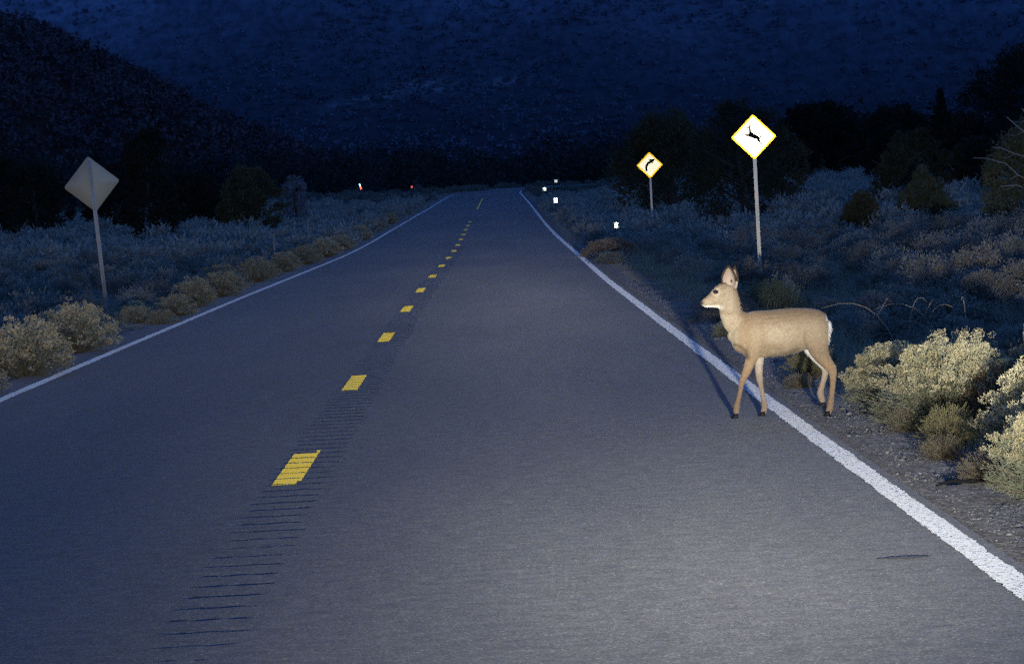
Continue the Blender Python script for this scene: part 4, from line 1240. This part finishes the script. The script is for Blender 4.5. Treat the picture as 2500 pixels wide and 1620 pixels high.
    c = mixin(c, np.exp(-(((U - 1130) / 130) ** 2 + ((W - 700) / 130) ** 2))[:, None] * .3, cream)
    c = mixin(c, bl(nz, .15, .85) * (W < 640)[:, None] * (U > 520)[:, None] * .9, brown * .8)                # darker back
    c = mixin(c, (np.exp(-(((U - 560) / 45) ** 2 + ((W - 530) / 30) ** 2)))[:, None] * .7, dark)         # withers
    c = mixin(c, (np.exp(-(((U - 590) / 60) ** 2 + ((W - 680) / 90) ** 2)))[:, None] * .25, brown)
    neck = ((U < 540) & (W > 380) & (W < 800))[:, None] * 1.0
    c = mixin(c, neck * .6, grey)
    c = mixin(c, bl(-U, -540, -420) * ((W > 560) & (W < 860))[:, None] * .35, cream)                     # chest front
    # belly
    k = bl(-nz, .25, .8) * ((U > 640) & (U < 1180) & (W > 800) & (W < 930))[:, None]
    c = mixin(c, k * .5, cream)
    c = mixin(c, (np.exp(-(((U - 535) / 60) ** 2 + ((W - 885) / 25) ** 2)))[:, None] * .7, dark * 1.2)   # dark brisket
    def stroke(pts_, w_, amt, colr):
        nonlocal c
        dmin = np.full(n, 1e9)
        for (x0_, y0_), (x1_, y1_) in zip(pts_[:-1], pts_[1:]):
            dxx, dyy = x1_ - x0_, y1_ - y0_
            tt = np.clip(((U - x0_) * dxx + (W - y0_) * dyy) / (dxx * dxx + dyy * dyy), 0, 1)
            dmin = np.minimum(dmin, np.hypot(U - x0_ - tt * dxx, W - y0_ - tt * dyy))
        c = c * (1 - (np.exp(-(dmin / w_) ** 2) * amt * (Yd < .02))[:, None]) + (np.exp(-(dmin / w_) ** 2) * amt * (Yd < .02))[:, None] * colr
    # legs
    c = mixin(c, bl(W, 860, 1010) * .9, legc)
    stroke([(485, 800), (530, 815), (570, 845), (598, 895)], 14, 0.93, dark)  # dark body strokes paint crease, shoulder, belly and flank shading into the coat
    stroke([(500, 860), (540, 890), (590, 902)], 19, 0.95, dark)
    stroke([(722, 835), (780, 815), (860, 830)], 28, 0.54, brown)
    stroke([(760, 905), (860, 895), (940, 868), (1000, 835)], 25, 0.85, dark * 1.3)
    stroke([(1062, 690), (1058, 760), (1078, 830), (1105, 895)], 14, 0.54, brown)
    stroke([(1105, 895), (1150, 915), (1195, 960), (1225, 995)], 11, 0.62, brown)
    stroke([(700, 640), (718, 720), (712, 800)], 41, 0.39, brown)
    stroke([(600, 600), (570, 690), (560, 770)], 48, 0.43, brown)
    stroke([(222, 452), (255, 424), (300, 378), (335, 348)], 13, .7, brown)
    stroke([(330, 342), (365, 318), (410, 300)], 20, .8, dark * 1.2)
    stroke([(500, 400), (520, 470), (535, 520)], 20, .5, brown)
    stroke([(560, 545), (700, 535), (860, 522), (1040, 508), (1180, 530), (1240, 570)], 22, .6, brown)
    inner = ((Yd > .0) & (no[:, 1] < .2))[:, None] * bl(W, 850, 930) * (1 - bl(W, 960, 1150) * .55)
    c = mixin(c, inner * .45, white)
    gr = ((U > 955) & (U < 1250) & (Yd > -.02))[:, None] * bl(W, 822, 850) * (1 - bl(W, 985, 1010))
    c = mixin(c, gr, white)
    c = mixin(c, bl(W, 1290, 1370) * .5, cream)
    # rump patch
    k = bl(U, 1250, 1262) * ((W > 545) & (W < 790))[:, None]
    c = mixin(c, k, white * 1.05)
    c = mixin(c, bl(no[:, 0], .80, .95) * ((U > 1215) & (W > 560) & (W < 800))[:, None], white * 1.05)
    # face
    head = ((U < 470) & (W < 520))[:, None] * 1.0
    c = mixin(c, head * .45, np.array([.42, .34, .235]))
    top = bl(nz, .15, .8) * ((U < 420) & (W < 440))[:, None]
    c = mixin(c, top * .9, brown)
    c = mixin(c, np.exp(-(((U - 400) / 28) ** 2 + ((W - 305) / 26) ** 2))[:, None] * .5, dark)
    c = mixin(c, np.exp(-(((U - 300) / 22) ** 2 + ((W - 400) / 13) ** 2))[:, None] * .8, dark * 1.3)         # mark below the eye
    eyering = np.exp(-((np.hypot((U - 330) / 34, (W - 374) / 26) - 1) / .3) ** 2)[:, None] * (U < 400)[:, None]
    c = mixin(c, eyering * .6, cream * 1.15)
    k = bl(W, 480, 492) * (1 - bl(U, 300, 365) * .6) * ((U < 365))[:, None] * ((W < 520))[:, None]
    c = mixin(c, k * .85, white)                                                                               # chin and jaw
    k = np.exp(-(((U - 365) / 22) ** 2 + ((W - 500) / 16) ** 2))[:, None]
    c = mixin(c, k * .7, white)
    k = np.exp(-(((U - 214) / 15) ** 2 + ((W - 464) / 16) ** 2))[:, None]
    c = mixin(c, np.clip(k * 1.5, 0, 1), np.array([.02, .016, .014]))                                    # nose
    k = np.exp(-(((U - 232) / 16) ** 2 + ((W - 458) / 18) ** 2))[:, None]
    c = mixin(c, k * .5, brown)
    k = np.exp(-(((U - 250) / 9) ** 2 + ((W - 478) / 5) ** 2))[:, None]
    c = mixin(c, k * .8, dark)                                                                           # corner of the mouth
    c = c * np.array([.85, .87, .88])
    at = body.color_attributes.new('coat', 'FLOAT_COLOR', 'POINT')
    at.data.foreach_set('color', np.hstack([np.clip(c, 0, 1), np.ones((n, 1))]).astype(np.float32).ravel())
    m, nt, b = new_mat('deer_coat')
    ac = nt.nodes.new('ShaderNodeVertexColor'); ac.layer_name = 'coat'
    f1 = noise(nt, 230, 3, .8, stretch=(.5, 1, 1)); f2 = noise(nt, 38, 4, .7)
    cc = mixc(nt, 1.0, ac.outputs[0], ramp(nt, f1, [(.3, (.62, .6, .56)), (.7, (1.3, 1.3, 1.3))]), 'MULTIPLY')
    cc = mixc(nt, 1.0, cc, ramp(nt, f2, [(.3, (.86, .85, .84)), (.7, (1.12, 1.12, 1.12))]), 'MULTIPLY')
    nt.links.new(cc, b.inputs['Base Color']); b.inputs['Roughness'].default_value = .8
    b.inputs['Specular IOR Level'].default_value = .15
    b.inputs['Sheen Weight'].default_value = .15
    bump(nt, b, f1, .5, .003)
    body.materials.clear(); body.materials.append(m)
    for p in body.polygons: p.use_smooth = True
    root = empty('deer', (1.822, 29.75, .0)); root.rotation_euler = (0, 0, R(-4)); root.scale = (.978, .975, .992)
    tag(root, 'young tan deer walking left across the white edge line onto the road', 'deer')
    link('body', body, root)
    # short fur
    r = np.random.default_rng(3)
    idx = r.integers(0, n, 30000)
    Pp = co[idx] - no[idx] * .001
    lay = np.where((W[idx] > 520)[:, None], np.array([.75, 0, -.35]), np.array([.5, 0, .1]))
    lay = np.where((W[idx] > 880)[:, None], np.array([.05, 0, -1.0]), lay)
    d = no[idx] * .45 + lay * .9 + rand_dirs(len(idx), r) * .18
    d /= np.linalg.norm(d, axis=1)[:, None]
    ln = np.where(W[idx] < 900, .011, .006) * np.where((U[idx] < 480) & (W[idx] < 520), .5, 1)
    s = np.cross(d, no[idx]); s /= np.linalg.norm(s, axis=1)[:, None] + 1e-9
    L = (ln * r.uniform(.6, 1.3, len(idx)))[:, None]
    v = np.empty((len(idx), 3, 3)); v[:, 0] = Pp - s * .0011; v[:, 1] = Pp + s * .0011; v[:, 2] = Pp + d * L
    fm = mesh_np('fur', v.reshape(-1, 3), np.arange(3 * len(idx)).reshape(-1, 3), m)
    ca = fm.color_attributes.new('coat', 'FLOAT_COLOR', 'POINT')
    fc = np.repeat(np.hstack([np.clip(c[idx] * r.uniform(.7, 1.1, (len(idx), 1)), 0, 1), np.ones((len(idx), 1))]), 3, 0)
    ca.data.foreach_set('color', fc.astype(np.float32).ravel())
    # the strands shade like the skin they grow from
    fur = link('fur', fm, root); fur['kind'] = 'stuff'
    # eye
    ex, ez = P(330, 374)
    em, ent, eb = new_mat('deer_eye'); eb.inputs['Base Color'].default_value = (.02, .012, .02, 1); eb.inputs['Roughness'].default_value = .12; eb.inputs['Specular IOR Level'].default_value = .8
    for sgn in (-1, 1):
        bm_v = []; bm_f = []
        nn, mm = 14, 9
        for i in range(mm + 1):
            th = math.pi * i / mm
            for k in range(nn):
                ph = 2 * math.pi * k / nn
                bm_v.append((.022 * math.sin(th) * math.cos(ph), .012 * math.cos(th), .016 * math.sin(th) * math.sin(ph)))
        for i in range(mm):
            for k in range(nn): bm_f.append((i * nn + k, i * nn + (k + 1) % nn, (i + 1) * nn + (k + 1) % nn, (i + 1) * nn + k))
        # find the skin depth at the eye
        d2 = (X - ex) ** 2 + (Z - ez) ** 2 + np.where(Yd * sgn > 0, 0, 9)
        yy = float(Yd[np.argmin(d2)])
        link('eye', mesh_np('eye', bm_v, bm_f, em, True), root, (ex, yy - sgn * .001, ez)).rotation_euler = (0, R(12), 0)
    # ears: cupped leaves
    def ear(name, base, tip, width, ydep, ybase, open_dir, inner, outer):
        bx, bz = P(*base); tx, tz = P(*tip)
        ax = np.array([tx - bx, ydep - ybase, tz - bz]); Ln = np.linalg.norm(ax); ax /= Ln
        od = np.array(open_dir, float); od -= ax * (od @ ax); od /= np.linalg.norm(od)
        sd_ = np.cross(ax, od)
        rows_, cols = 14, 11
        V1, V2 = [], []
        for i in range(rows_ + 1):
            t_ = i / rows_
            wd = width * (math.sin(math.pi * min(1, t_ * .93 + .12)) ** .62) * (1 - .18 * t_)
            for k in range(cols + 1):
                s_ = -1 + 2 * k / cols
                cup = (1 - s_ * s_) * .42 * wd
                p = np.array([bx, ybase, bz]) + ax * Ln * (t_ + .04 * (1 - s_ * s_) * (t_ > .8)) + sd_ * s_ * wd / 2 - od * cup
                V1.append(p + od * .0015); V2.append(p - od * .0025)
        def grid(Vv, flip):
            f = []
            for i in range(rows_):
                for k in range(cols):
                    a_ = i * (cols + 1) + k; q = (a_, a_ + 1, a_ + cols + 2, a_ + cols + 1)
                    f.append(q[::-1] if flip else q)
            return f
        e = link(name, mesh_np('ear', np.array(V2), grid(V2, True), outer, True), root)
        link('inner_ear', mesh_np('inner_ear', np.array(V1), grid(V1, False), inner, True), e)
        # dark rim
        a_ = Acc(); edge = [V1[i * (cols + 1)] for i in range(rows_ + 1)] + [V1[rows_ * (cols + 1) + k] for k in range(1, cols + 1)] + [V1[i * (cols + 1) + cols] for i in range(rows_ - 1, -1, -1)]
        edge = edge[3:-5]
        a_.tube([tuple(q) for q in edge], .0085, 6)
        link('dark_rim', a_.mesh('dark_rim', M['ear_dark'], True), e)
    M['ear_dark'] = plain('ear_dark_fur', (.05, .033, .022), .9, scale=150)
    M['ear_in'] = plain('ear_inner_fur', (.40, .31, .24), .9, scale=180, var=.2)
    M['ear_out'] = plain('ear_outer_fur', (.11, .075, .045), .9, scale=150, var=.35)
    ear('ear', (440, 350), (434, 158), .118, -.075, -.022, (-.22, -1, .05), M['ear_in'], M['ear_out'])
    ear('ear', (482, 345), (484, 168), .085, .070, .018, (.8, -.6, .05), M['ear_in'], M['ear_out'])
    # hooves: two toes each
    for (hx, hy, yy, tilt) in ((498, 1372, yn, 0), (722, 1380, yf, 0), (1254, 1378, hn, 0), (1222, 1290, hf, -35)):
        x0, z0 = P(hx, hy)
        if tilt == 0: z0 = .019 if hx < 900 else .006
        hroot = None
        a_ = Acc()
        for sg in (-1, 1):
            yc = yy + sg * .0105
            V = [(-.030, -.009, -.020), (.020, -.009, -.020), (.020, .009, -.020), (-.030, .009, -.020), (-.012, -.008, .012), (.020, -.008, .016), (.020, .008, .016), (-.012, .008, .012), (-.037, 0, -.020)]
            V = np.array(V)
            if tilt:
                an = R(tilt); V = np.stack([V[:, 0] * math.cos(an) - V[:, 2] * math.sin(an), V[:, 1], V[:, 0] * math.sin(an) + V[:, 2] * math.cos(an)], 1)
            V = V + np.array([x0 - .004, yc, z0])
            a_.add(V, [(0, 1, 2), (0, 2, 3), (8, 0, 3), (4, 5, 1), (4, 1, 0), (5, 6, 2), (5, 2, 1), (6, 7, 3), (6, 3, 2), (7, 4, 0), (7, 0, 8), (7, 8, 3), (0, 8, 8), (4, 7, 6), (4, 6, 5), (4, 0, 8)])
        link('hoof', a_.mesh('hoof', M['hoof']), root)
    # tail
    a_ = Acc(); pts = [P(1230, 585), P(1241, 625), P(1246, 675), P(1242, 720), P(1232, 750)]
    a_.tube([(p[0], 0, p[1]) for p in pts], [.007, .010, .010, .008, .004], 10)
    link('tail', a_.mesh('tail', plain('tail_white', (.75, .70, .62), .9, scale=120, var=.15), True), root)
    return root
M['hoof'] = plain('hoof_horn', (.022, .018, .015), .5)
build_deer()
